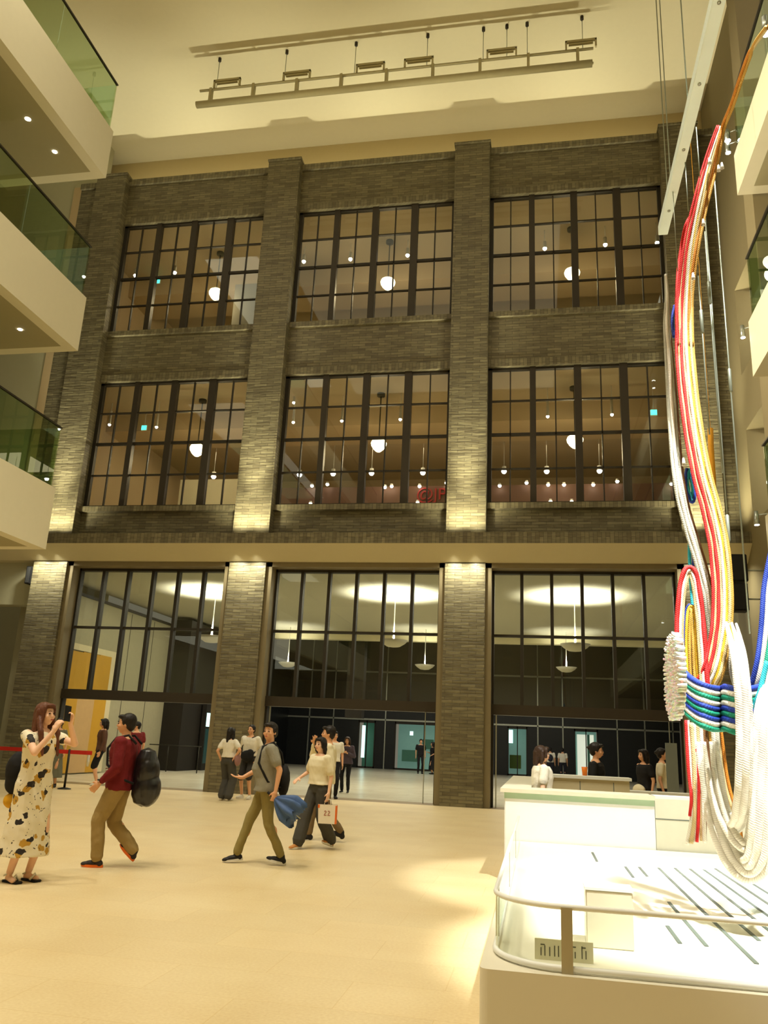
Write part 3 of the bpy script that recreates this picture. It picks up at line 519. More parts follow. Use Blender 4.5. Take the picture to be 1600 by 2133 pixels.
grey = [(1387, 572, Yc+.2), (1390, 620, Yc+.2), (1389, 680, Yc+.2), (1394, 750, Yc+.2), (1399, 830, Yc+.2), (1405, 920, Yc+.15), (1413, 1000, Yc+.1), (1427, 1070, Yc+.1), (1448, 1140, Yc+.1), (1468, 1210, Yc+.1), (1482, 1280, Yc+.1), (1486, 1340, Yc+.1), (1478, 1400, Yc+.15)]
bundle('braided_cord', grey, [(-.022, 0, .014, 'grey'), (-.002, -.01, .014, 'white'), (.018, 0, .012, 'grey'), (.034, .01, .009, 'brown')], lab='slim pale bundle', widths=(.3, 1.25))
loop = [(1424, 1445, Yc), (1419, 1380, Yc), (1417, 1310, Yc), (1421, 1240, Yc), (1430, 1195, Yc), (1441, 1190, Yc), (1450, 1225, Yc), (1458, 1290, Yc), (1463, 1360, Yc), (1467, 1430, Yc)]
bundle('looped_cord', loop, [(.022, 0, .017, 'red'), (.000, .006, .012, 'white'), (-.018, .012, .010, 'beige')], lab='upright red loop')
bundle('looped_cord', [(1437, 1440, Yc+.05), (1433, 1360, Yc+.05), (1434, 1290, Yc+.05), (1441, 1265, Yc+.05), (1446, 1310, Yc+.05), (1449, 1380, Yc+.05), (1453, 1440, Yc+.05)], [(-.012, 0, .011, 'gold'), (.010, 0, .010, 'yellow'), (.024, .01, .008, 'blue')], lab='inner small loop')
# belt of horizontal cords
bc = ['blue', 'white', 'green', 'white', 'blue', 'green', 'blue', 'white', 'green']
for i, c in enumerate(bc):
    s = i/8; y1 = 1402+s*82
    path = [(1416, 1350+s*80, Yc+.3), (1420, 1378+s*82, Yc+.05), (1428, 1402+s*80, Yc-.18), (1455, 1422+s*84, Yc-.32), (1482, 1432+s*86, Yc-.33), (1501, 1434+s*85, Yc-.14), (1512, 1430+s*88, Yc-.28), (1535, 1436+s*90, Yc-.34), (1565, 1434+s*92, Yc-.2), (1600, 1425+s*92, Yc-.05), (1640, 1410+s*92, Yc+.1)]
    bundle('belt_cord', path, [(0, 0, .0195, c)], lab='wide horizontal belt')
# tails
tails = [('red', 1429, 1500, 1433, 1590, 1440, 1660, 1437, 1700), ('white', 1433, 1500, 1440, 1600, 1442, 1700, 1432, 1760), ('beige', 1440, 1505, 1446, 1600, 1447, 1700, 1440, 1757), ('white', 1447, 1505, 1451, 1600, 1452, 1700, 1447, 1755), ('red', 1452, 1560, 1456, 1620, 1455, 1700, 1452, 1754), ('beige', 1454, 1505, 1459, 1600, 1461, 1700, 1463, 1752), ('white', 1460, 1505, 1464, 1600, 1466, 1700, 1468, 1756), ('brown', 1466, 1505, 1468, 1600, 1469, 1700, 1469, 1752)]
for i, t_ in enumerate(tails): bundle('tail_cord', [(t_[1], t_[2], Yc), (t_[3], t_[4], Yc), (t_[5], t_[6], Yc), (t_[7], t_[8], Yc)], [(0, .015*(i % 2), .0135, t_[0])], lab='hanging tail')
for i, (c, dx) in enumerate([('brown', 0), ('gold', 7), ('gold', 15), ('beige', 23), ('orange', 30)]): bundle('tail_cord', [(1468+dx, 1480, Yc+.2), (1474+dx*1.1, 1560, Yc+.2), (1488+dx*1.05, 1640, Yc+.2), (1508+dx, 1700, Yc+.15), (1530+dx*.5, 1745, Yc+.1)], [(0, .0, .011, c)], lab='dark inner fall')
for i in range(2): bundle('tail_cord', [(1484+9*i, 1500, Yc+.05), (1487+8*i, 1545, Yc+.05), (1492+3*i, 1575, Yc+.05)], [(0, 0, .014, 'white')], lab='short white fall behind the belt')
# big white loops
A = [(1522, 1298, Yc-.2), (1536, 1350, Yc-.4), (1546, 1420, Yc-.5), (1551, 1500, Yc-.5), (1551, 1580, Yc-.5), (1548, 1650, Yc-.45), (1541, 1705, Yc-.35), (1528, 1722, Yc-.2), (1512, 1700, Yc-.1)]
bundle('looped_cord', A, [(-.030, 0, .024, 'white'), (.006, -.01, .024, 'white'), (.038, .01, .016, 'white')], lab='thick white hanging loop', taper=10)
bundle('looped_cord', [(1522, 1298, Yc-.1), (1528, 1350, Yc-.1), (1530, 1400, Yc-.1), (1541, 1440, Yc)], [(-.02, 0, .014, 'grey'), (0, .01, .010, 'yellow')], lab='thin pale fold')
B = [(1472, 1545, Yc), (1480, 1610, Yc), (1492, 1680, Yc), (1510, 1745, Yc-.1), (1535, 1795, Yc-.2), (1562, 1812, Yc-.3), (1583, 1780, Yc-.35), (1590, 1700, Yc-.4), (1594, 1600, Yc-.4), (1600, 1500, Yc-.4), (1616, 1440, Yc-.3)]
bundle('looped_cord', B, [(-.06, 0, .024, 'white'), (-.018, -.015, .026, 'white'), (.026, -.01, .026, 'white'), (.064, 0, .022, 'white')], lab='thick white bottom loop', taper=12)
C3 = [(1480, 1600, Yc-.1), (1505, 1700, Yc-.2), (1545, 1760, Yc-.3), (1565, 1740, Yc-.3), (1570, 1640, Yc-.35), (1575, 1540, Yc-.4), (1588, 1460, Yc-.3), (1600, 1430, Yc-.2)]
bundle('looped_cord', C3, [(-.02, 0, .022, 'white'), (.018, -.01, .022, 'white')], lab='second white bottom loop', taper=12)
bundle('braided_cord', [(1618, 1140, Yc-.1), (1602, 1230, Yc-.1), (1596, 1320, Yc-.1), (1584, 1400, Yc-.1), (1566, 1460, Yc), (1548, 1500, Yc+.05)], [(-.034, 0, .017, 'blue'), (-.004, 0, .017, 'white'), (.026, 0, .017, 'green')], lab='blue, white and green cord at the right')
bundle('braided_cord', [(1604, 1380, Yc-.25), (1590, 1440, Yc-.25), (1575, 1480, Yc-.2), (1560, 1530, Yc-.1)], [(-.02, 0, .016, 'cyan'), (.012, 0, .016, 'white'), (.04, 0, .014, 'green')], lab='crossing green cord')
bundle('braided_cord', [(1441, 1130, Yc+.2), (1442, 1180, Yc+.2), (1445, 1225, Yc+.2), (1450, 1300, Yc+.2)], [(-.016, 0, .013, 'cyan'), (.012, 0, .013, 'blue')], lab='cyan and blue drop behind the red loop')
bundle('looped_cord', [(1432, 975, Yc+.25), (1428, 1000, Yc+.25), (1434, 1035, Yc+.25), (1444, 1045, Yc+.25), (1447, 1020, Yc+.25), (1441, 985, Yc+.25)], [(0, 0, .014, 'blue'), (.016, 0, .011, 'cyan')], lab='small blue loop')
bundle('looped_cord', [(1406, 636, Yc+.25), (1401, 665, Yc+.25), (1404, 703, Yc+.25)], [(0, 0, .014, 'blue')], lab='small blue piece')
bundle('looped_cord', [(1415, 770, Yc+.25), (1424, 790, Yc+.25), (1414, 800, Yc+.25)], [(0, 0, .010, 'blue')], lab='tiny blue piece')
# tassel tufts
for u, v in ((1504, 345), (1497, 350), (1465, 463), (1444, 575), (1424, 962), (1478, 335)):
    q = at(u, v, Y=Yc-.3)-O; bm = bmesh.new()
    for k in range(7):
        a = k*.9; tube(bm, [q+Vector((.003*math.cos(a), 0, .03)), q+Vector((.012*math.cos(a), .01*math.sin(a), -.03))], [.003, .005], 5)
    link('tassel', bm, CM['white'], sc, True)
# frayed disc
def disc():
    c = at(1405, 1410, Y=Yc-.25)-O; nrm = Vector((-1, -.02, .03)).normalized(); e1 = nrm.cross(Vector((0, 0, 1))).normalized(); e2 = e1.cross(nrm)
    bm = bmesh.new(); random.seed(5); R0 = .275
    for ring, cnt in ((0.05, 5), (.14, 10), (.24, 16), (.34, 22), (.44, 28), (.54, 34), (.64, 40), (.74, 46), (.84, 52), (.94, 58), (1.0, 50)):
        for k in range(cnt):
            a = 2*math.pi*(k+random.random()*.3)/cnt; q = c+(e1*math.cos(a)*1.0+e2*math.sin(a))*R0*(ring+random.uniform(-.03, .05))
            tip = q+nrm*(.02+random.random()*.012); d = (e1*math.cos(a)+e2*math.sin(a))*.012*ring
            tube(bm, [q-nrm*.03, q, tip+d], [.012, .013, .007], 6)
    o = link('frayed_disc', bm, None or discmat(), sc, True); o['label'] = 'white speckled round end of cut cord tips'
def discmat():
    m = mat('disc_white', (240, 238, 232), .7, var=.02); nt = m.node_tree; N = nt.nodes; L = nt.links; b = N['Principled BSDF']
    g = N.new('ShaderNodeNewGeometry'); v = N.new('ShaderNodeTexVoronoi'); v.inputs['Scale'].default_value = 34; L.new(g.outputs['Position'], v.inputs['Vector'])
    mx = N.new('ShaderNodeMix'); mx.data_type = 'RGBA'; mx.inputs[0].default_value = .28; mx.inputs[6].default_value = lin((244, 240, 232)); L.new(v.outputs['Color'], mx.inputs[7]); L.new(mx.outputs[2], b.inputs['Base Color'])
    return m
disc()
oc = tubes('orange_banner_cord', [([at(1480, 893, Y=-8), at(1480, 893, Y=-8)+Vector((0, 0, 22.5-at(1480, 893, Y=-8).z))], .004), ([at(1480, 893, Y=-8), at(1481, 930, Y=-8), at(1487, 1000, Y=-8), at(1490, 1060, Y=-8)], [.05, .05, .04, .02])], mat('banner_orange', (200, 140, 30), .7), None, 10); tag(oc, 'short orange hanging cord between the right cables', 'cord')
# barriers
STEEL = mat('dark_steel', (52, 50, 42), .4, .6)
bq = empty('belt_barrier', (-12.3, -2.1, 0), label='red belt barrier between posts in front of the left bay', cat='barrier')
for x in (-2.3, .15): tubes('post', [([(x, 0, 0), (x, 0, 1.0)], .03)], STEEL, bq, 10); lathe('post_base', [(0, 0), (.17, 0), (.17, .02), (.03, .05)], STEEL, bq, 20, (x, 0, 0))
boxes('belt', [((-2.3, -.005, .88), (.8, .005, .98))], mat('belt_red', (196, 40, 30), .6), bq)
rb = empty('metal_railing', (-15.6, 10.5, 0), label='thin dark metal railing beside the dark block in the left bay', cat='railing')
tubes('rail', [([(-1.0, 0, 1.05), (1.9, 0, 1.05)], .02)], STEEL, rb)
for x in (-.9, .45, 1.8): tubes('post', [([(x, 0, 0), (x, 0, 1.05)], .025)], STEEL, rb)
gl = empty('glass_railing', (-14.6, -3.2, 0), label='greenish glass railing by the wall behind the floral dress woman', cat='railing'); boxes('glass_panel', [((-1.0, 0, .05), (.9, .02, 1.15))], GLG, gl); tubes('handrail', [([(-1.0, 0, 1.18), (.9, 0, 1.18)], .02)], STEEL, gl)
pn = empty('wall_panel', (-17.4, 3.1, 0), label='narrow orange and yellow panel left of the leftmost brick pillar', cat='wall panel')
for nm, z0, z1, mm in (('yellow_stripe', 0, 2.5, YEL), ('orange_stripe', 2.5, 3.9, mat('orange_panel_glow', (222, 132, 60), .5, emit=(222, 132, 60), es=.25)), ('yellow_stripe', 3.9, 4.6, YEL), ('cream_stripe', 4.6, 4.9, MATS['panel_border'])): boxes(nm, [((-.35, -.02, z0), (.35, .04, z1))], mm, pn)  # orange stripe has a faint glow in its material; it is no lamp
# ================================================================ PEOPLE
TS = bpy.data.scenes.new('workshop')
def cap(p0, p1, r0, r1): return ('cap', Vector(p0), Vector(p1), r0, r1)
def ell(c, r, rot=None): return ('ell', Vector(c), Vector(r), rot)
def loft(rs): return ('loft', rs)          # rings (x,y,z,rx,ry)
def build_blob(name, prims, vox, m, parent, sm=6, wr=0, wf=9):
    bm = bmesh.new()
    for q in prims:
        if q[0] == 'cap':
            _, a, b, r0, r1 = q; d = b-a; L = max(d.length, 1e-5); rot = d.to_track_quat('Z', 'Y').to_matrix().to_4x4() if d.length > 1e-5 else Matrix()
            prof = [(-r0, .0), (-r0*.7, r0*.71), (0, r0), (L*.5, (r0+r1)/2), (L, r1), (L+r1*.7, r1*.71), (L+r1, 0)]; rings = []
            M = Matrix.Translation(a) @ rot; n = 12
            for z, r in prof:
                if r < 1e-6: rings.append([bm.verts.new(M @ Vector((0, 0, z)))]); continue
                rings.append([bm.verts.new(M @ Vector((r*math.cos(2*math.pi*k/n), r*math.sin(2*math.pi*k/n), z))) for k in range(n)])
            for A_, B_ in zip(rings, rings[1:]):
                for k in range(n):
                    if len(A_) == 1: bm.faces.new((A_[0], B_[(k+1) % n], B_[k]))
                    elif len(B_) == 1: bm.faces.new((A_[k], A_[(k+1) % n], B_[0]))
                    else: bm.faces.new((A_[k], A_[(k+1) % n], B_[(k+1) % n], B_[k]))
        elif q[0] == 'ell':
            r = bmesh.ops.create_icosphere(bm, subdivisions=3, radius=1)
            R = q[3].to_matrix() if q[3] else Matrix.Identity(3)
            for v in r['verts']: v.co = q[1]+R @ Vector((v.co.x*q[2].x, v.co.y*q[2].y, v.co.z*q[2].z))
        else:
            n = 20; rings = []
            for ring in q[1]:
                x, y, z, rx, ry = ring[:5]
                rings.append([bm.verts.new((x+rx*math.copysign(abs(math.cos(a))**.85, math.cos(a)), y+ry*math.copysign(abs(math.sin(a))**.85, math.sin(a)), z)) for a in [2*math.pi*k/n for k in range(n)]])
            for A_, B_ in zip(rings, rings[1:]):
                for k in range(n): bm.faces.new((A_[k], A_[(k+1) % n], B_[(k+1) % n], B_[k]))
            bm.faces.new(rings[0][::-1]); bm.faces.new(rings[-1])
    me = bpy.data.meshes.new(name); bmesh.ops.recalc_face_normals(bm, faces=bm.faces); bm.to_mesh(me); bm.free()
    o = bpy.data.objects.new(name, me); COL.objects.link(o)
    r = o.modifiers.new('r', 'REMESH'); r.mode = 'VOXEL'; r.voxel_size = vox; r.use_smooth_shade = True
    s = o.modifiers.new('s', 'SMOOTH'); s.factor = .5; s.iterations = sm
    COL.objects.unlink(o); TS.collection.objects.link(o); 
    with bpy.context.temp_override(scene=TS, view_layer=TS.view_layers[0]): dg = bpy.context.evaluated_depsgraph_get(); dg.update()
    me2 = bpy.data.meshes.new_from_object(o.evaluated_get(dg)); TS.collection.objects.unlink(o); COL.objects.link(o)
    o.modifiers.clear(); o.data = me2; bpy.data.meshes.remove(me); me2.name = name
    if wr:
        ns_ = [v.normal.copy() for v in me2.vertices]; cs_ = []
        for v, nv in zip(me2.vertices, ns_):
            p = v.co; q_ = p+nv*wr*(noise.noise(Vector((p.x*wf, p.y*wf, p.z*wf*.6)))+.6*noise.noise(Vector((p.x*wf*2+p.z*6, p.y*wf*2, p.z*wf*1.6)))); cs_ += q_[:]
        me2.vertices.foreach_set('co', cs_); me2.update()
    for p in me2.polygons: p.use_smooth = True
    me2.materials.clear(); me2.materials.append(m); o.parent = parent
    return o
def ik(a, c, l1, l2, pole):
    a, c = Vector(a), Vector(c); d = c-a; L = d.length
    if L > (l1+l2)*.999: c = a+d*((l1+l2)*.999/L); d = c-a; L = d.length
    x = (l1*l1-l2*l2+L*L)/(2*L); h = math.sqrt(max(0, l1*l1-x*x)); u = d/L; p = Vector(pole); p = (p-u*p.dot(u)).normalized()
    return a+u*x+p*h, c
def hand_prims(wr, d, pn, curl, side, sc=1):
    """palm + five fingers; d = pointing dir, pn = palm normal"""
    d = Vector(d).normalized(); pn = Vector(pn); pn = (pn-d*pn.dot(d)).normalized(); s = d.cross(pn)*side; out = []; wr = Vector(wr)
    out.append(cap(wr, wr+d*.035*sc, .024*sc, .026*sc))
    for k in range(4): out.append(cap(wr+d*.03*sc+s*(.012*(1.5-k))*sc, wr+d*.085*sc+s*(.019*(1.5-k))*sc, .015*sc, .0125*sc))
    Ls = [.068, .078, .072, .056]
    for k in range(4):
        b = wr+d*.088*sc+s*(.0205*(1.5-k))*sc; ang = 0; p = b; r = .0098*sc; l = Ls[k]*sc
        for j, fr in enumerate((.45, .32, .23)):
            ang += curl*(.6, 1.0, .8)[j]; q = p+(d*math.cos(ang)+pn*math.sin(ang))*l*fr+s*(.0015*(1.5-k)); out.append(cap(p, q, r, r*.9)); p = q; r *= .9
    b = wr+d*.025*sc+s*.026*sc; q = b+(d*.6+s*.75+pn*.25).normalized()*.036*sc; out.append(cap(b, q, .0125*sc, .011*sc)); out.append(cap(q, q+(d*.85+s*.15+pn*.4*(1+curl)).normalized()*.032*sc, .011*sc, .0085*sc))
    return out
SKIN = mat('skin', (222, 168, 128), .55, var=.04); SKIN2 = mat('skin_fair', (236, 190, 158), .55, var=.04); LIP = mat('lips', (176, 84, 76), .5); EYEM = mat('eye_dark', (34, 24, 20), .3); HAIRB = mat('hair_black', (28, 22, 18), .5, var=.3, scale=60); HAIRR = mat('hair_auburn', (96, 56, 36), .5, var=.35, scale=50); HAIRBR = mat('hair_brown', (56, 38, 26), .5, var=.3, scale=50); SOLEW = mat('sole_white', (225, 222, 212), .6)
def person(label, loc, rot, H, arms, feet, top, bottom, hair, shoes, vox=.011, head=(0, 0), female=False, skin=None, lean=0, hands=None, group=None, sole=None, belly=0, wide=1.0, face=True):
    """local frame: faces -y, own left is +x. arms=((hand L),(hand R)), each (pos, pole); feet = ((ankle L),(ankle R)) each (x,y,z,pitch,yaw)"""
    skin = skin or SKIN; s = H/1.7
    R = empty('person', (loc[0], loc[1], loc[2] if len(loc) > 2 else 0), rot, label, 'person', group, None, s)
    hp = Vector((0, 0, .93)); near = vox < .009
    sw = (.165 if female else .185)*wide; hw = (.095 if female else .09)
    tl = lambda p: Vector((p[0], p[1]-math.sin(lean)*(p[2]-.93) if p[2] > .93 else p[1], p[2]))
    body = []; cy = 0
    tr = [(0, 0, .84, .13*wide, .09), (0, 0, .92, .165*wide, .11), (0, 0, 1.02, (.135 if female else .15)*wide, .10+belly*.5), (0, -belly*.4, 1.12, (.125 if female else .155)*wide, .10+belly), (0, -.005, 1.25, (.15 if female else .17)*wide, .112+belly*.3), (0, -.0, 1.35, sw*.95, .10), (0, .005, 1.41, sw*.70, .075), (0, .01, 1.445, .07, .06)]
    tr = [(*tl(q[:3]), *q[3:]) for q in tr]; body.append(loft(tr))
    nk = tl((0, .008, 1.42)); hc = tl((0, -.015, 1.585))
    body.append(cap(nk, hc-Vector((0, -.015, .06)), .055 if not female else .048, .05 if not female else .044))
    hq = Quaternion((0, 0, 1), head[0]) @ Quaternion((1, 0, 0), head[1])
    def hd(v): return hc+Vector((0, .01, -.04))+hq @ (Vector(v)-Vector((0, .01, -.04)))
    body += [ell(hd((0, .012, .022)), (.074, .092, .085), hq), ell(hd((0, -.022, -.025)), (.060, .068, .083), hq), ell(hd((0, -.045, -.085)), (.030, .026, .022), hq),
             cap(hd((0, -.088, .012)), hd((0, -.100, -.024)), .006, .0105), ell(hd((.075, .005, -.01)), (.010, .020, .030), hq), ell(hd((-.075, .005, -.01)), (.010, .020, .030), hq),
             ell(hd((0, -.082, -.055)), (.026, .013, .013), hq), ell(hd((.036, -.066, -.025)), (.024, .02, .022), hq), ell(hd((-.036, -.066, -.025)), (.024, .02, .022), hq)]
    sh = [tl((sw, .005, 1.375)), tl((-sw, .005, 1.375))]; el = []; wr = []
    for i in (0, 1):
        e, w_ = ik(sh[i], arms[i][0], .285, .25, arms[i][1]); el.append(e); wr.append(w_)
        body += [ell(sh[i], (.052, .055, .055)), cap(sh[i], e, .047*(.88 if female else 1), .037), cap(e, w_, .038*(.9 if female else 1), .024)]
        d = (w_-e).normalized(); hi = (hands or [None, None])[i] or {}
        body += hand_prims(w_, hi.get('d', d), hi.get('n', (1-2*i and -1 or 1, -.2, 0) if abs(d.z) > .6 else (0, 0, -1)), hi.get('curl', .35), 1 if i else -1)
    kn = []; an = []
    for i in (0, 1):
        sx = 1-2*i; h_ = Vector((sx*hw, 0, .90)); f = feet[i]; k, a = ik(h_, f[:3], .43, .42, (sx*.08, -1, 0)); kn.append(k); an.append(a)
        body += [cap(h_, k, .085, .053), cap(k, a, .052, .034), ell(k+(a-k)*.28+Vector((0, .018, 0)), (.042, .044, .09))]
        fd = Vector((math.sin(f[4]), -math.cos(f[4]), 0)); fd = Quaternion(Vector((fd.y, -fd.x, 0)), -f[3]) @ fd if f[3] else fd
        fq = (-fd).to_track_quat('Y', 'Z')
        def fp(v, a=a, fq=fq): return a+fq @ Vector(v)
        body += [cap(fp((0, .02, -.045)), fp((0, -.12, -.055)), .032, .026)]
        # shoes
        if shoes:
            u = build_blob('shoe', [ell(fp((0, .03, -.045)), (.037, .042, .042), fq), ell(fp((0, -.05, -.045)), (.042, .09, .036), fq), ell(fp((0, -.12, -.052)), (.042, .062, .027), fq), cap(fp((0, .02, -.03)), fp((0, 0, .01)), .036, .040)], max(vox*.8, .006), shoes, R, 4)
            if sole:
                bm = bmesh.new(); ring = []
                for z in (-.084, -.060):
                    ring.append([bm.verts.new(fp((.047*math.sin(t)*(1 if math.cos(t) > 0 else .85), -.05-.128*math.cos(t), z+(.012*max(0, math.cos(t))**3 if z < -.07 else .004)))) for t in [2*math.pi*q/24 for q in range(24)]])
                for q in range(24): bm.faces.new((ring[0][q], ring[0][(q+1) % 24], ring[1][(q+1) % 24], ring[1][q]))
                bm.faces.new(ring[0][::-1]); bm.faces.new(ring[1]); link('sole', bm, sole, u)
    build_blob('body', body, vox, skin, R, 4)
    G = .012
    # bottom garment
    k = bottom['kind']; bmat = bottom['m']
    def infl(rs, g): return [(x, y, z, rx+g, ry+g) for x, y, z, rx, ry in rs]
    hips = infl([q for q in tr if q[2] < 1.06], G)
    if k in ('trousers', 'shorts', 'wide'):
        pr = [loft(hips)]; fw_ = {'trousers': (.092, .064, .056), 'wide': (.105, .10, .105), 'shorts': (.10, .085, 0)}[k]; fw_ = [q*bottom.get('w', 1) for q in fw_]
        for i in (0, 1):
            h_ = Vector(((1-2*i)*hw, 0, .90)); pr.append(cap(h_, kn[i], fw_[0], fw_[1]))
            if k != 'shorts': pr.append(cap(kn[i], kn[i]+(an[i]-kn[i])*(.92 if k == 'wide' else .93), fw_[1], fw_[2]))
        g = build_blob(k if k != 'wide' else 'trousers', pr, vox, bmat, R, 5, .010, 8)
    elif k == 'skirt':
        build_blob('skirt', [loft(hips+[]), loft([(0, 0, .35, .24, .2), (0, 0, .7, .2, .16), (0, 0, .98, .16, .125)])], vox, bmat, R, 5, .01)
    # top garment
    k = top['kind']; tm = top['m']; bot = top.get('hem', .93)
    if k != 'dress':
        rs = [(0, 0, bot, (.175+top.get('loose', .01))*wide, .122+top.get('loose', .01)+belly*.5)]+infl([q for q in tr if bot+.03 < q[2] < 1.43], G+top.get('loose', .01)); pr = [loft(rs)]
    else:
        rs = [(0, 0, .24, .25, .20), (0, 0, .5, .215, .175), (0, 0, .75, .19, .15)]+infl([q for q in tr if .9 < q[2] < 1.43], G+.012); pr = [loft(rs)]
    sl = top.get('sleeve', 'short'); sr = (.054 if female else .060)+top.get('loose', .01)*.6
    for i in (0, 1):
        pr.append(ell(sh[i], (sr, sr, sr*.95)))
        if sl == 'short': pr.append(cap(sh[i], sh[i]+(el[i]-sh[i])*top.get('len', .62), sr, sr*1.0))
        elif sl == 'long': pr += [cap(sh[i], el[i], sr*.95, sr*.82), cap(el[i], el[i]+(wr[i]-el[i])*.86, sr*.82, .044)]
        elif sl == 'elbow': pr += [cap(sh[i], el[i]*.98+wr[i]*.02, sr, sr*.95), cap(el[i], el[i]+(wr[i]-el[i])*.3, sr*.95, sr*.9)]
    build_blob({'dress': 'dress', 'shirt': 'shirt'}.get(k, k), pr, vox, tm, R, 5, .009, 8)
    if top.get('collar'): tubes('collar', [([nk+Vector((.07*math.sin(t), .065*math.cos(t), .012+.02*math.cos(t))) for t in [2*math.pi*q/16 for q in range(17)]], .013)], tm, R)
    # hair
    hm = hair['m']; hk = hair['kind']; pr = [ell(hd((0, .030, .040)), (.088, .098, .088), hq), ell(hd((0, .055, -.01)), (.082, .062, .08), hq)]
    if hk != 'crop': pr += [ell(hd((0, -.055, .085)), (.062, .04, .026), hq)]
    for sx in (1, -1): pr.append(ell(hd((sx*.070, .012, .02)), (.018, .05, .05 if hk != 'crop' else .035), hq))
    if hk in ('bob', 'long'):
        zl = -.13 if hk == 'bob' else hair.get('len', -.30)
        for sx in (1, -1): pr += [cap(hd((sx*.072, .02, .03)), hd((sx*.085, .03, zl*.6)), .030, .034), cap(hd((sx*.085, .03, zl*.6)), hd((sx*.075, .045, zl)), .034, .022), cap(hd((sx*.060, -.05, .07)), hd((sx*.082, -.03, zl*.35)), .016, .020)]
        pr += [cap(hd((0, .08, .02)), hd((0, .10, zl)), .065, .05)]
        if hair.get('front'):
            for sx in (1, -1): pr += [cap(hd((sx*.082, -.01, -.05)), hd((sx*.115, -.075, -.18)), .030, .030), cap(hd((sx*.115, -.075, -.18)), hd((sx*.10, -.12, -.40)), .030, .014)]
    if hk == 'tied': pr += [ell(hd((0, .125, .03)), (.035, .035, .035))]
    build_blob('hair', pr, max(vox*.9, .007), hm, R, 3, .004, 30)
    if face:
        for sx in (1, -1):
            bm = bmesh.new(); r = bmesh.ops.create_icosphere(bm, subdivisions=2, radius=1)
            for v in r['verts']: v.co = hd((sx*.030+v.co.x*.013, -.0835+v.co.y*.008, .006+v.co.z*.0065))
            link('eye', bm, EYEM, R, True)
            tubes('eyebrow', [([hd((sx*.014, -.092, .027)), hd((sx*.030, -.090, .032)), hd((sx*.046, -.080, .026))], .0035)], hm, R, 6)
        bm = bmesh.new(); r = bmesh.ops.create_icosphere(bm, subdivisions=2, radius=1)
        for v in r['verts']: v.co = hd((v.co.x*.022, -.0935+v.co.y*.006, -.055+v.co.z*.0065))
        link('lips', bm, LIP, R, True)
    return R, dict(wr=wr, el=el, sh=sh, hd=hd, kn=kn, an=an, s=s)
def gpos(u, v): p = at(u, v, Z=0); return (p.x, p.y, 0)
def facing(deg): return math.radians(deg)   # 0: towards the camera side (-Y), 90: +X ... rot about z of the -y axis
SHW = mat('cloth_white', (228, 222, 204), .8, bump=.2, bscale=60); SHC = mat('cloth_cream', (232, 222, 190), .8); GREYW = mat('cloth_darkgrey', (70, 68, 62), .85); KHAKI = mat('cloth_khaki', (158, 134, 84), .85, bump=.2)
OLIVE = mat('cloth_olive', (140, 126, 74), .85, bump=.2); MAROON = mat('cloth_maroon', (112, 26, 30), .85, bump=.2); POLO = mat('cloth_polo', (142, 138, 122), .85, bump=.3, bscale=90); NAVY = mat('cloth_navy', (40, 42, 54), .85); BLK = mat('cloth_black', (26, 25, 26), .8)
PURP = mat('cloth_purple', (84, 72, 84), .85); BROWNC = mat('cloth_brown', (92, 62, 44), .85); SHOEB = mat('shoe_black', (30, 28, 28), .6); SHOEW = mat('shoe_white', (215, 208, 190), .6); ORSOLE = mat('sole_orange', (232, 110, 30), .5)
STAND = ((.10, .0, .085, 0, .15), (-.10, .02, .085, 0, -.15))
DOWN = (((.24, -.02, .86), (.3, 1, 0)), ((-.24, -.02, .86), (-.3, 1, 0)))
# floral dress material
def floral():
    m = bpy.data.materials.new('floral_cloth'); m.use_nodes = True; nt = m.node_tree; N = nt.nodes; L = nt.links; b = N['Principled BSDF']; b.inputs['Roughness'].default_value = .8
    tc = N.new('ShaderNodeTexCoord'); ns = N.new('ShaderNodeTexNoise'); ns.inputs['Scale'].default_value = 9; L.new(tc.outputs['Object'], ns.inputs['Vector'])
    def layer(scale, thr, off, base, col, wob=.12):
        ad = N.new('ShaderNodeVectorMath'); ad.operation = 'MULTIPLY_ADD'; ad.inputs[1].default_value = (wob,)*3; L.new(ns.outputs['Color'], ad.inputs[0])
        mp = N.new('ShaderNodeMapping'); mp.inputs['Location'].default_value = off; L.new(tc.outputs['Object'], mp.inputs[0]); L.new(mp.outputs[0], ad.inputs[2])
        v = N.new('ShaderNodeTexVoronoi'); v.inputs['Scale'].default_value = scale; L.new(ad.outputs[0], v.inputs['Vector'])
        lt = N.new('ShaderNodeMath'); lt.operation = 'LESS_THAN'; lt.inputs[1].default_value = thr; L.new(v.outputs['Distance'], lt.inputs[0])
        mx = N.new('ShaderNodeMix'); mx.data_type = 'RGBA'; L.new(lt.outputs[0], mx.inputs[0]); mx.inputs[7].default_value = lin(col)
        if isinstance(base, tuple): mx.inputs[6].default_value = lin(base)
        else: L.new(base, mx.inputs[6])
        return mx.outputs[2]
    c = layer(7.5, .34, (.04, .02, .035), (232, 222, 194), (190, 146, 50), .14); c = layer(7.5, .31, (0, 0, 0), c, (40, 34, 30), .14); c = layer(13, .17, (.1, .4, .2), c, (72, 62, 50), .45)
    L.new(c, b.inputs['Base Color']); return m
FLOR = floral()
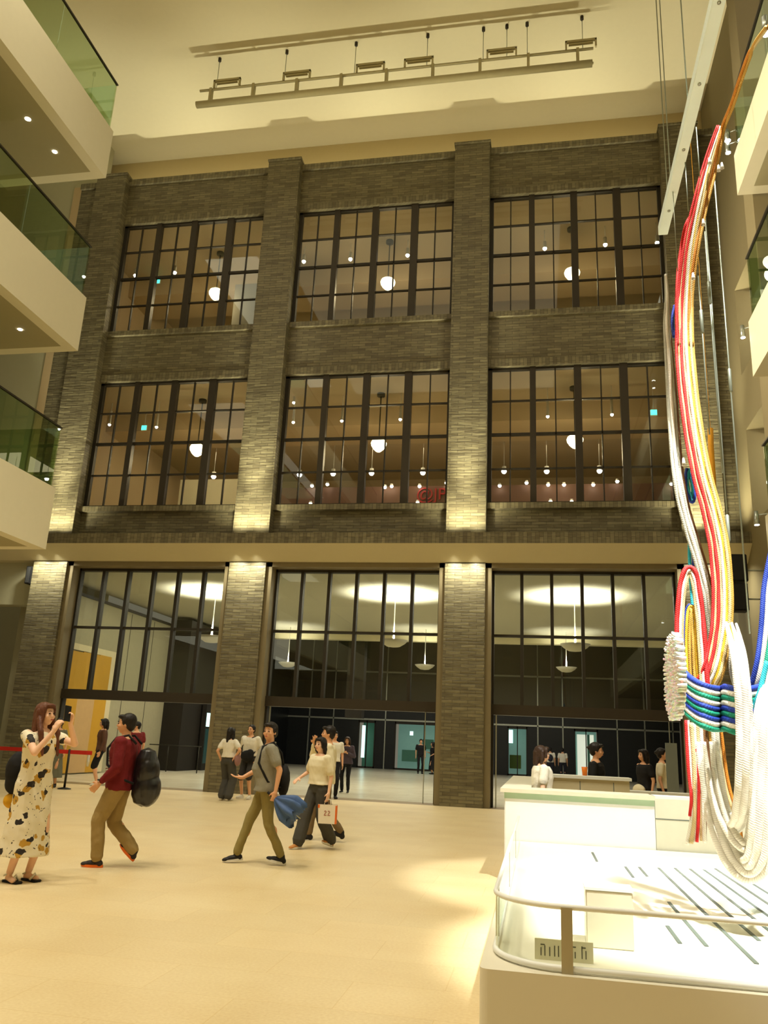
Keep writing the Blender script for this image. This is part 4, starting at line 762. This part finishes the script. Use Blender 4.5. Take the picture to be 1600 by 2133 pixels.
# 1 woman photographing
P1, J1 = person('woman in black and mustard floral white dress holding a phone up with both hands', gpos(40, 1836), facing(70), 1.76,
    (((.06, -.34, 1.50), (.6, .1, -.8)), ((-.10, -.30, 1.42), (-.5, -.3, -1))), ((.09, .0, .085, 0, .1), (-.10, .03, .085, 0, -.3)),
    dict(kind='dress', m=FLOR, sleeve='short', len=.45), dict(kind='none', m=None), dict(kind='long', m=HAIRR, len=-.34, front=1), None, .008, head=(.12, -.05), female=True, skin=SKIN2,
    hands=[dict(d=(-.2, -.25, 1), n=(-1, 0, 0), curl=.75), dict(d=(.3, -.2, 1), n=(1, 0, 0), curl=.75)])
for i in (0, 1):
    a = J1['an'][i]; bm = bmesh.new()
    box(bm, (a.x-.045, a.y-.17, .0), (a.x+.045, a.y+.06, .022)); bmesh.ops.bevel(bm, geom=bm.edges[:], offset=.01, segments=2, affect='EDGES'); so = link('sandal', bm, SHOEB, P1)
    tubes('strap', [([(a.x-.045, a.y-.09, .02), (a.x, a.y-.10, .072), (a.x+.045, a.y-.09, .02)], .012), ([(a.x-.04, a.y+.03, .06), (a.x, a.y-.035, .10), (a.x+.04, a.y+.03, .06)], .008)], SHW, so)
ph = empty('phone', (0, 0, 0), label='dark phone with pale case held up by the floral dress woman', cat='phone')
Mw = Matrix.Translation(P1.location) @ Matrix.Rotation(P1.rotation_euler[2], 4, 'Z') @ Matrix.Scale(P1.scale[0], 4)
ph.location = Mw @ Vector((-.02, -.365, 1.60)); ph.rotation_euler = (-.15, .1, P1.rotation_euler[2]); boxes('case', [((-.04, -.012, -.08), (.04, -.004, .08))], BLACK, ph, .003); boxes('screen', [((-.036, -.004, -.075), (.036, -.001, .075))], mat('screen', (60, 70, 74), .2), ph)
def attach(name, P, label, cat, prims, m, vox=.01, wr=.006, group=None):
    """a carried thing, shaped in the carrier's own frame but an object of its own"""
    e = empty(name, P.location, P.rotation_euler[2], label, cat, group, None, P.scale[0]); o = build_blob('bag_body' if 'bag' in name or 'pack' in name else 'body', prims, vox, m, e, 4, wr, 10); return e
e = attach('shoulder_bag', P1, 'black shoulder bag behind the floral dress woman at the picture edge', 'bag', [ell((-.02, .27, 1.02), (.12, .10, .19)), ell((-.02, .27, .92), (.11, .09, .14))], BLK)
tubes('strap', [([(0, .17, 1.16), (.02, .12, 1.35), (.08, .02, 1.45), (.1, -.09, 1.33)], .012)], BLK, e)
e = attach('pouch', P1, 'mustard yellow pouch under the black shoulder bag at the left edge', 'bag', [ell((-.02, .28, .73), (.09, .06, .08))], mat('mustard', (214, 160, 30), .7))
# 2 maroon shirt man walking left
P2, J2 = person('young man in maroon long sleeve shirt and khaki trousers walking left with a black backpack', gpos(228, 1806), facing(-80), 1.71,
    (((.22, -.16, .92), (.3, 1, 0)), ((-.23, .05, .90), (-.3, 1, 0))), ((.07, -.13, .085, .0, 0), (-.08, .24, .17, -.75, 0)),
    dict(kind='shirt', m=MAROON, sleeve='long', loose=.028, hem=.84), dict(kind='trousers', m=KHAKI, w=1.28), dict(kind='crop2', m=HAIRB), mat('shoe_dark', (48, 40, 36), .6), .008, head=(.15, .05), sole=ORSOLE, wide=1.02)
wa = J2['wr'][0]; tubes('wristwatch', [([wa+Vector((.03*math.cos(t), .03*math.sin(t), .03)) for t in [2*math.pi*k/12 for k in range(13)]], .009)], BLACK, P2, 6)
e = attach('backpack', P2, 'shiny black backpack worn by the man in the maroon shirt', 'backpack', [ell((-.02, .31, 1.05), (.16, .13, .22)), ell((-.02, .33, .86), (.17, .15, .2)), cap((-.02, .28, 1.2), (-.02, .28, .8), .13, .14)], mat('pack_black', (22, 20, 22), .3, spec=.6), .010)
for sx in (1, -1): tubes('shoulder_strap', [([(sx*.11, .17, 1.36), (sx*.12, .07, 1.455), (sx*.125, -.07, 1.42), (sx*.13, -.155, 1.30), (sx*.15, -.13, 1.12), (sx*.17, .02, .98), (sx*.14, .2, .92)], .014)], BLK, e)
bm = bmesh.new()
for k in range(9):
    z = 1.26-.028*k; box(bm, (-.05+.01*(k % 3), -.178, z), (.05-.012*((k+1) % 2), -.172, z+.011))
link('chest_print', bm, mat('print_pale', (196, 150, 140), .7), P2)
# 3 polo man
P3, J3 = person('man in grey polo shirt and olive trousers striding left, face turned to the camera', gpos(542, 1800), facing(-68), 1.70,
    (((.27, .10, .88), (.3, 1, 0)), ((-.20, -.30, 1.00), (-.6, .7, -.3))), ((.08, .25, .10, -.22, 0), (-.08, -.30, .10, .14, 0)),
    dict(kind='shirt', m=POLO, sleeve='short', loose=.02, hem=.86, collar=1), dict(kind='trousers', m=OLIVE, w=1.0), dict(kind='crop2', m=HAIRB), SHOEB, .008, head=(1.0, .0), sole=SOLEW, belly=.05, wide=1.06,
    hands=[dict(n=(-1, -.2, 0), curl=.9), dict(d=(-.2, -1, .1), n=(0, 0, 1), curl=.25)])
e = attach('sling_bag', P3, 'black sling bag on the back of the man in the grey polo shirt', 'bag', [ell((.02, .21, 1.0), (.14, .08, .20))], BLK)
tubes('strap', [([(.02, .20, 1.15), (.10, .15, 1.33), (.12, .04, 1.455), (.13, -.09, 1.40), (.17, -.13, 1.2), (.19, -.0, .98), (.12, .17, .92)], .016)], BLK, e)
# blue umbrella in his hand: pleated folded canopy
hw_ = Matrix.Translation(P3.location) @ Matrix.Rotation(P3.rotation_euler[2], 4, 'Z') @ Matrix.Scale(P3.scale[0], 4)
hpos = hw_ @ (J3['wr'][0]+Vector((0, .0, -.085)))
um = empty('folding_umbrella', hpos, label='loosely folded blue umbrella hanging from the hand of the polo shirt man', cat='umbrella')
bm = bmesh.new(); ax = Vector((.62, .1, -.42)).normalized(); e1 = ax.cross(Vector((0, 1, 0))).normalized(); e2 = ax.cross(e1); rings = []
for j in range(9):
    t = j/8; r = .02+.13*min(1, t*1.7)**.8; rings.append([bm.verts.new(ax*(t*.33)+(e1*math.cos(a)+e2*.75*math.sin(a))*r*(1+.28*math.cos(7*a+t*1.5))+ax*(.06*math.cos(7*a) if j == 8 else 0)) for a in [2*math.pi*k/42 for k in range(42)]])
for a, b in zip(rings, rings[1:]):
    for k in range(42): bm.faces.new((a[k], a[(k+1) % 42], b[(k+1) % 42], b[k]))
bm.faces.new(rings[0][::-1]); bm.faces.new(rings[-1])
link('canopy', bm, mat('umbrella_blue', (72, 98, 144), .6, var=.2, scale=12), um, True); tubes('shaft', [([ax*-.05, ax*.40], .006)], METAL, um); tubes('grip', [([ax*-.12, ax*-.03], .015)], BLK, um)
# 4 girl
P4, J4 = person('woman in white T-shirt and dark wide trousers walking left beside the polo shirt man', gpos(655, 1768), facing(-35), 1.55,
    (((.24, .02, .86), (.3, 1, 0)), ((-.30, -.16, 1.05), (-.5, .8, -.2))), ((.09, .26, .12, -.3, 0), (-.08, -.28, .09, .1, 0)),
    dict(kind='shirt', m=SHC, sleeve='short', loose=.028, hem=.97, len=.75), dict(kind='wide', m=GREYW), dict(kind='bob', m=HAIRB), mat('shoe_tan', (190, 130, 70), .6), .009, head=(.2, -.0), female=True, sole=SOLEW, skin=SKIN2)
M4 = Matrix.Translation(P4.location) @ Matrix.Rotation(P4.rotation_euler[2], 4, 'Z') @ Matrix.Scale(P4.scale[0], 4)
q = M4 @ (J4['wr'][0]+Vector((0, 0, -.10)))
sb = empty('shopping_bag', q, .1, 'white paper shopping bag with orange sides and red mark held by the white T-shirt woman', 'bag')
bm = bmesh.new()
vv = [bm.verts.new((sx*(.135 if z else .12), sy*.05, -.07-.26*(1-z))) for z in (0, 1) for sx, sy in ((-1, -1), (1, -1), (1, 1), (-1, 1))]
for f in ((0, 1, 5, 4), (1, 2, 6, 5), (2, 3, 7, 6), (3, 0, 4, 7), (3, 2, 1, 0)): bm.faces.new([vv[i] for i in f])
link('bag_body', bm, mat('bag_paper', (236, 226, 206), .7), sb); boxes('side_panel', [((.118, -.052, -.33), (.136, .052, -.08)), ((-.136, -.052, -.12), (-.11, .052, -.075))], ORSOLE, sb)
tubes('handle', [([(-.05, sy*.05, -.08), (-.03, sy*.03, -.0), (.03, sy*.03, -.0), (.05, sy*.05, -.08)], .005) for sy in (-1, 1)], SHW, sb, 6)
bm = bmesh.new()
for x in (-.04, .012): tube(bm, [(x, -.052, -.165), (x+.015, -.052, -.155), (x+.03, -.052, -.168), (x+.012, -.052, -.195), (x-.002, -.052, -.215), (x+.035, -.052, -.215)], .004, 5)
link('mark', bm, RED, sb)
# 5 man behind
P5, J5 = person('man in white long sleeve shirt behind the white T-shirt woman, hand at his chin', gpos(672, 1752), facing(-75), 1.74,
    (((.24, -.0, .86), (.3, 1, 0)), ((-.10, -.22, 1.42), (-.7, .2, -.7))), ((.09, .28, .14, -.4, 0), (-.08, -.22, .085, .0, 0)),
    dict(kind='shirt', m=SHC, sleeve='long', loose=.02, hem=.84), dict(kind='trousers', m=mat('cloth_taupe', (120, 100, 70), .85)), dict(kind='crop2', m=HAIRB), SHOEB, .010, head=(.1, 0))
# 6
P6, J6 = person('man in white T-shirt with a black strap standing behind the couple', (gpos(690, 1664)[0], gpos(690, 1664)[1], 0), facing(20), 1.78, DOWN, STAND,
    dict(kind='shirt', m=SHW, sleeve='short'), dict(kind='trousers', m=BLK), dict(kind='crop2', m=HAIRB), SHOEB, .013, head=(.2, 0))
P7, J7 = person('woman in purple grey top and black trousers looking at her phone before the middle bay', gpos(718, 1652), facing(0), 1.66,
    (((.07, -.20, 1.20), (.6, .3, -.6)), ((-.07, -.20, 1.22), (-.6, .3, -.6))), STAND, dict(kind='shirt', m=PURP, sleeve='long', loose=.04, hem=.88), dict(kind='trousers', m=BLK), dict(kind='bob', m=HAIRBR), SHOEB, .012, female=True, sole=SOLEW)
P8, J8 = person('woman with long dark hair and wide grey trousers seen from behind at the second pillar', gpos(468, 1668), facing(165), 1.72,
    (((.20, .02, .93), (.4, 1, 0)), ((-.20, .04, 1.00), (-1, .3, 0))), STAND, dict(kind='shirt', m=SHW, sleeve='short', hem=1.0, loose=.02), dict(kind='wide', m=GREYW), dict(kind='long', m=HAIRB, len=-.34), SHOEW, .011, female=True, face=False)
e = attach('tote_bag', P8, 'dusty pink slouchy bag hanging at the side of the woman in grey trousers', 'bag', [ell((-.27, -.0, .95), (.06, .11, .14)), cap((-.27, 0, 1.05), (-.25, 0, 1.2), .03, .012)], mat('pink_bag', (150, 110, 104), .8)); e.rotation_euler[2] += 0
P9, J9 = person('man in white T-shirt and dark shorts with a black crossbody bag facing the atrium', gpos(512, 1664), facing(-12), 1.82, (((.26, -.06, .93), (.3, 1, 0)), ((-.26, -.02, .90), (-.3, 1, 0))), ((.12, -.04, .085, 0, .2), (-.14, .03, .085, 0, -.2)),
    dict(kind='shirt', m=SHW, sleeve='short', loose=.03, hem=.98), dict(kind='shorts', m=mat('cloth_charcoal', (52, 50, 48), .85)), dict(kind='crop', m=HAIRB), SHOEW, .011, sole=SOLEW)
e = attach('crossbody_bag', P9, 'large black crossbody bag in front of the man in dark shorts', 'bag', [ell((.04, -.17, .98), (.18, .07, .13)), ell((.12, -.17, 1.04), (.10, .06, .1))], BLK)
tubes('strap', [([(-.12, -.17, 1.0), (-.14, -.13, 1.2), (-.02, -.14, 1.30), (.12, -.08, 1.42), (.14, .04, 1.44), (.16, .12, 1.2), (.18, -.1, 1.05)], .014)], BLK, e)
P10, J10 = person('man in dark red shirt looking back over his shoulder near the left bay', gpos(270, 1640), facing(-125), 1.80, DOWN, STAND, dict(kind='shirt', m=mat('cloth_check_red', (110, 30, 28), .85, var=.4, scale=30), sleeve='short', loose=.02), dict(kind='trousers', m=NAVY), dict(kind='crop', m=HAIRB), SHOEB, .012, head=(1.3, 0))
P11, J11 = person('woman in brown top standing behind the maroon shirt man', gpos(200, 1637), facing(-60), 1.84, DOWN, STAND, dict(kind='shirt', m=BROWNC, sleeve='long', hem=.86), dict(kind='shorts', m=BLK), dict(kind='bob', m=HAIRB), SHOEW, .012, female=True)
e = attach('tote_bag', P11, 'white flat tote bag hanging beside the woman in the brown top', 'bag', [loft([(.1, -.28, .48, .08, .03), (.12, -.28, .6, .17, .04), (.12, -.28, .86, .17, .03)])], SHW)
P12, J12 = person('person with dark hair in a grey green dress half hidden behind the raised phone', gpos(105, 1640), facing(10), 1.78, DOWN, STAND, dict(kind='dress', m=mat('cloth_greygreen', (112, 112, 92), .85), sleeve='short'), dict(kind='none', m=None), dict(kind='crop2', m=HAIRB), SHOEB, .012, female=True)
P13, J13 = person('dark clothed man standing by the lit shopfront beyond the middle bay', gpos(875, 1612), facing(15), 1.85, DOWN, STAND, dict(kind='shirt', m=BLK, sleeve='short'), dict(kind='trousers', m=BLK), dict(kind='crop2', m=HAIRB), SHOEB, .014, face=False)
P14, J14 = person('woman in long dark dress beside the dark clothed man beyond the middle bay', gpos(900, 1613), facing(-70), 1.72, (((.2, -.1, 1.0), (.3, 1, 0)), ((-.05, -.25, 1.15), (-.5, .6, -.3))), STAND, dict(kind='dress', m=BLK, sleeve='short'), dict(kind='none', m=None), dict(kind='long', m=HAIRB), SHOEB, .014, female=True, face=False)
q = at(1124, 1600, Y=-10.7)
P15, J15 = person('counter attendant with short brown hair and white blouse seen in profile behind the information counter', (q.x+.03, -10.7, 0), facing(105), 1.57, DOWN, STAND, dict(kind='shirt', m=SHW, sleeve='short', loose=.03), dict(kind='trousers', m=BLK), dict(kind='bob', m=HAIRBR), SHOEB, .010, female=True, skin=SKIN2)
q = at(1242, 1600, Y=-9.2)
P16, J16 = person('attendant in black jacket with tied dark hair facing right behind the counters', (q.x, -9.2, 0), facing(80), 1.66, (((.2, -.25, 1.05), (.3, 1, 0)), ((-.2, -.2, 1.0), (-.3, 1, 0))), STAND, dict(kind='jacket', m=BLK, sleeve='long'), dict(kind='trousers', m=BLK), dict(kind='tied', m=HAIRB), SHOEB, .010, female=True, head=(0, .1))
for u, lab, sm_ in ((1147, 'person in white top with dark backpack straps walking away in the right bay', BLK), (1173, 'man in white shirt and dark trousers walking away in the right bay', None)):
    q = at(u, 1625, Z=0); Pn, Jn = person(lab, (q.x, q.y, 0), facing(180), 1.72, DOWN, STAND, dict(kind='shirt', m=SHW, sleeve='short', loose=.02), dict(kind='trousers', m=NAVY), dict(kind='crop2', m=HAIRB), SHOEB, .014, face=False)
    if sm_: attach('backpack', Pn, 'dark backpack on the person walking away in the right bay', 'backpack', [ell((0, .17, 1.15), (.14, .09, .2))], NAVY)
q = at(1378, 1560, Y=-5.2); P19, J19 = person('woman in cream top seen in profile beyond the narrow grey board', (q.x, q.y, 0), facing(80), 1.66, DOWN, STAND, dict(kind='shirt', m=SHC, sleeve='short'), dict(kind='trousers', m=BLK), dict(kind='tied', m=HAIRB), SHOEB, .013, female=True)
q = at(1340, 1560, Y=-5.5); P20, J20 = person('long haired person in dark top with a pale bag left of the narrow grey board', (q.x, q.y, 0), facing(-60), 1.62, DOWN, STAND, dict(kind='shirt', m=BLK, sleeve='short'), dict(kind='trousers', m=BLK), dict(kind='long', m=HAIRB), SHOEB, .013, female=True)
attach('tote_bag', P20, 'pale slouchy bag carried by the long haired person in dark top', 'bag', [ell((.08, -.2, .92), (.17, .09, .11))], SHC)

bpy.data.scenes.remove(TS)
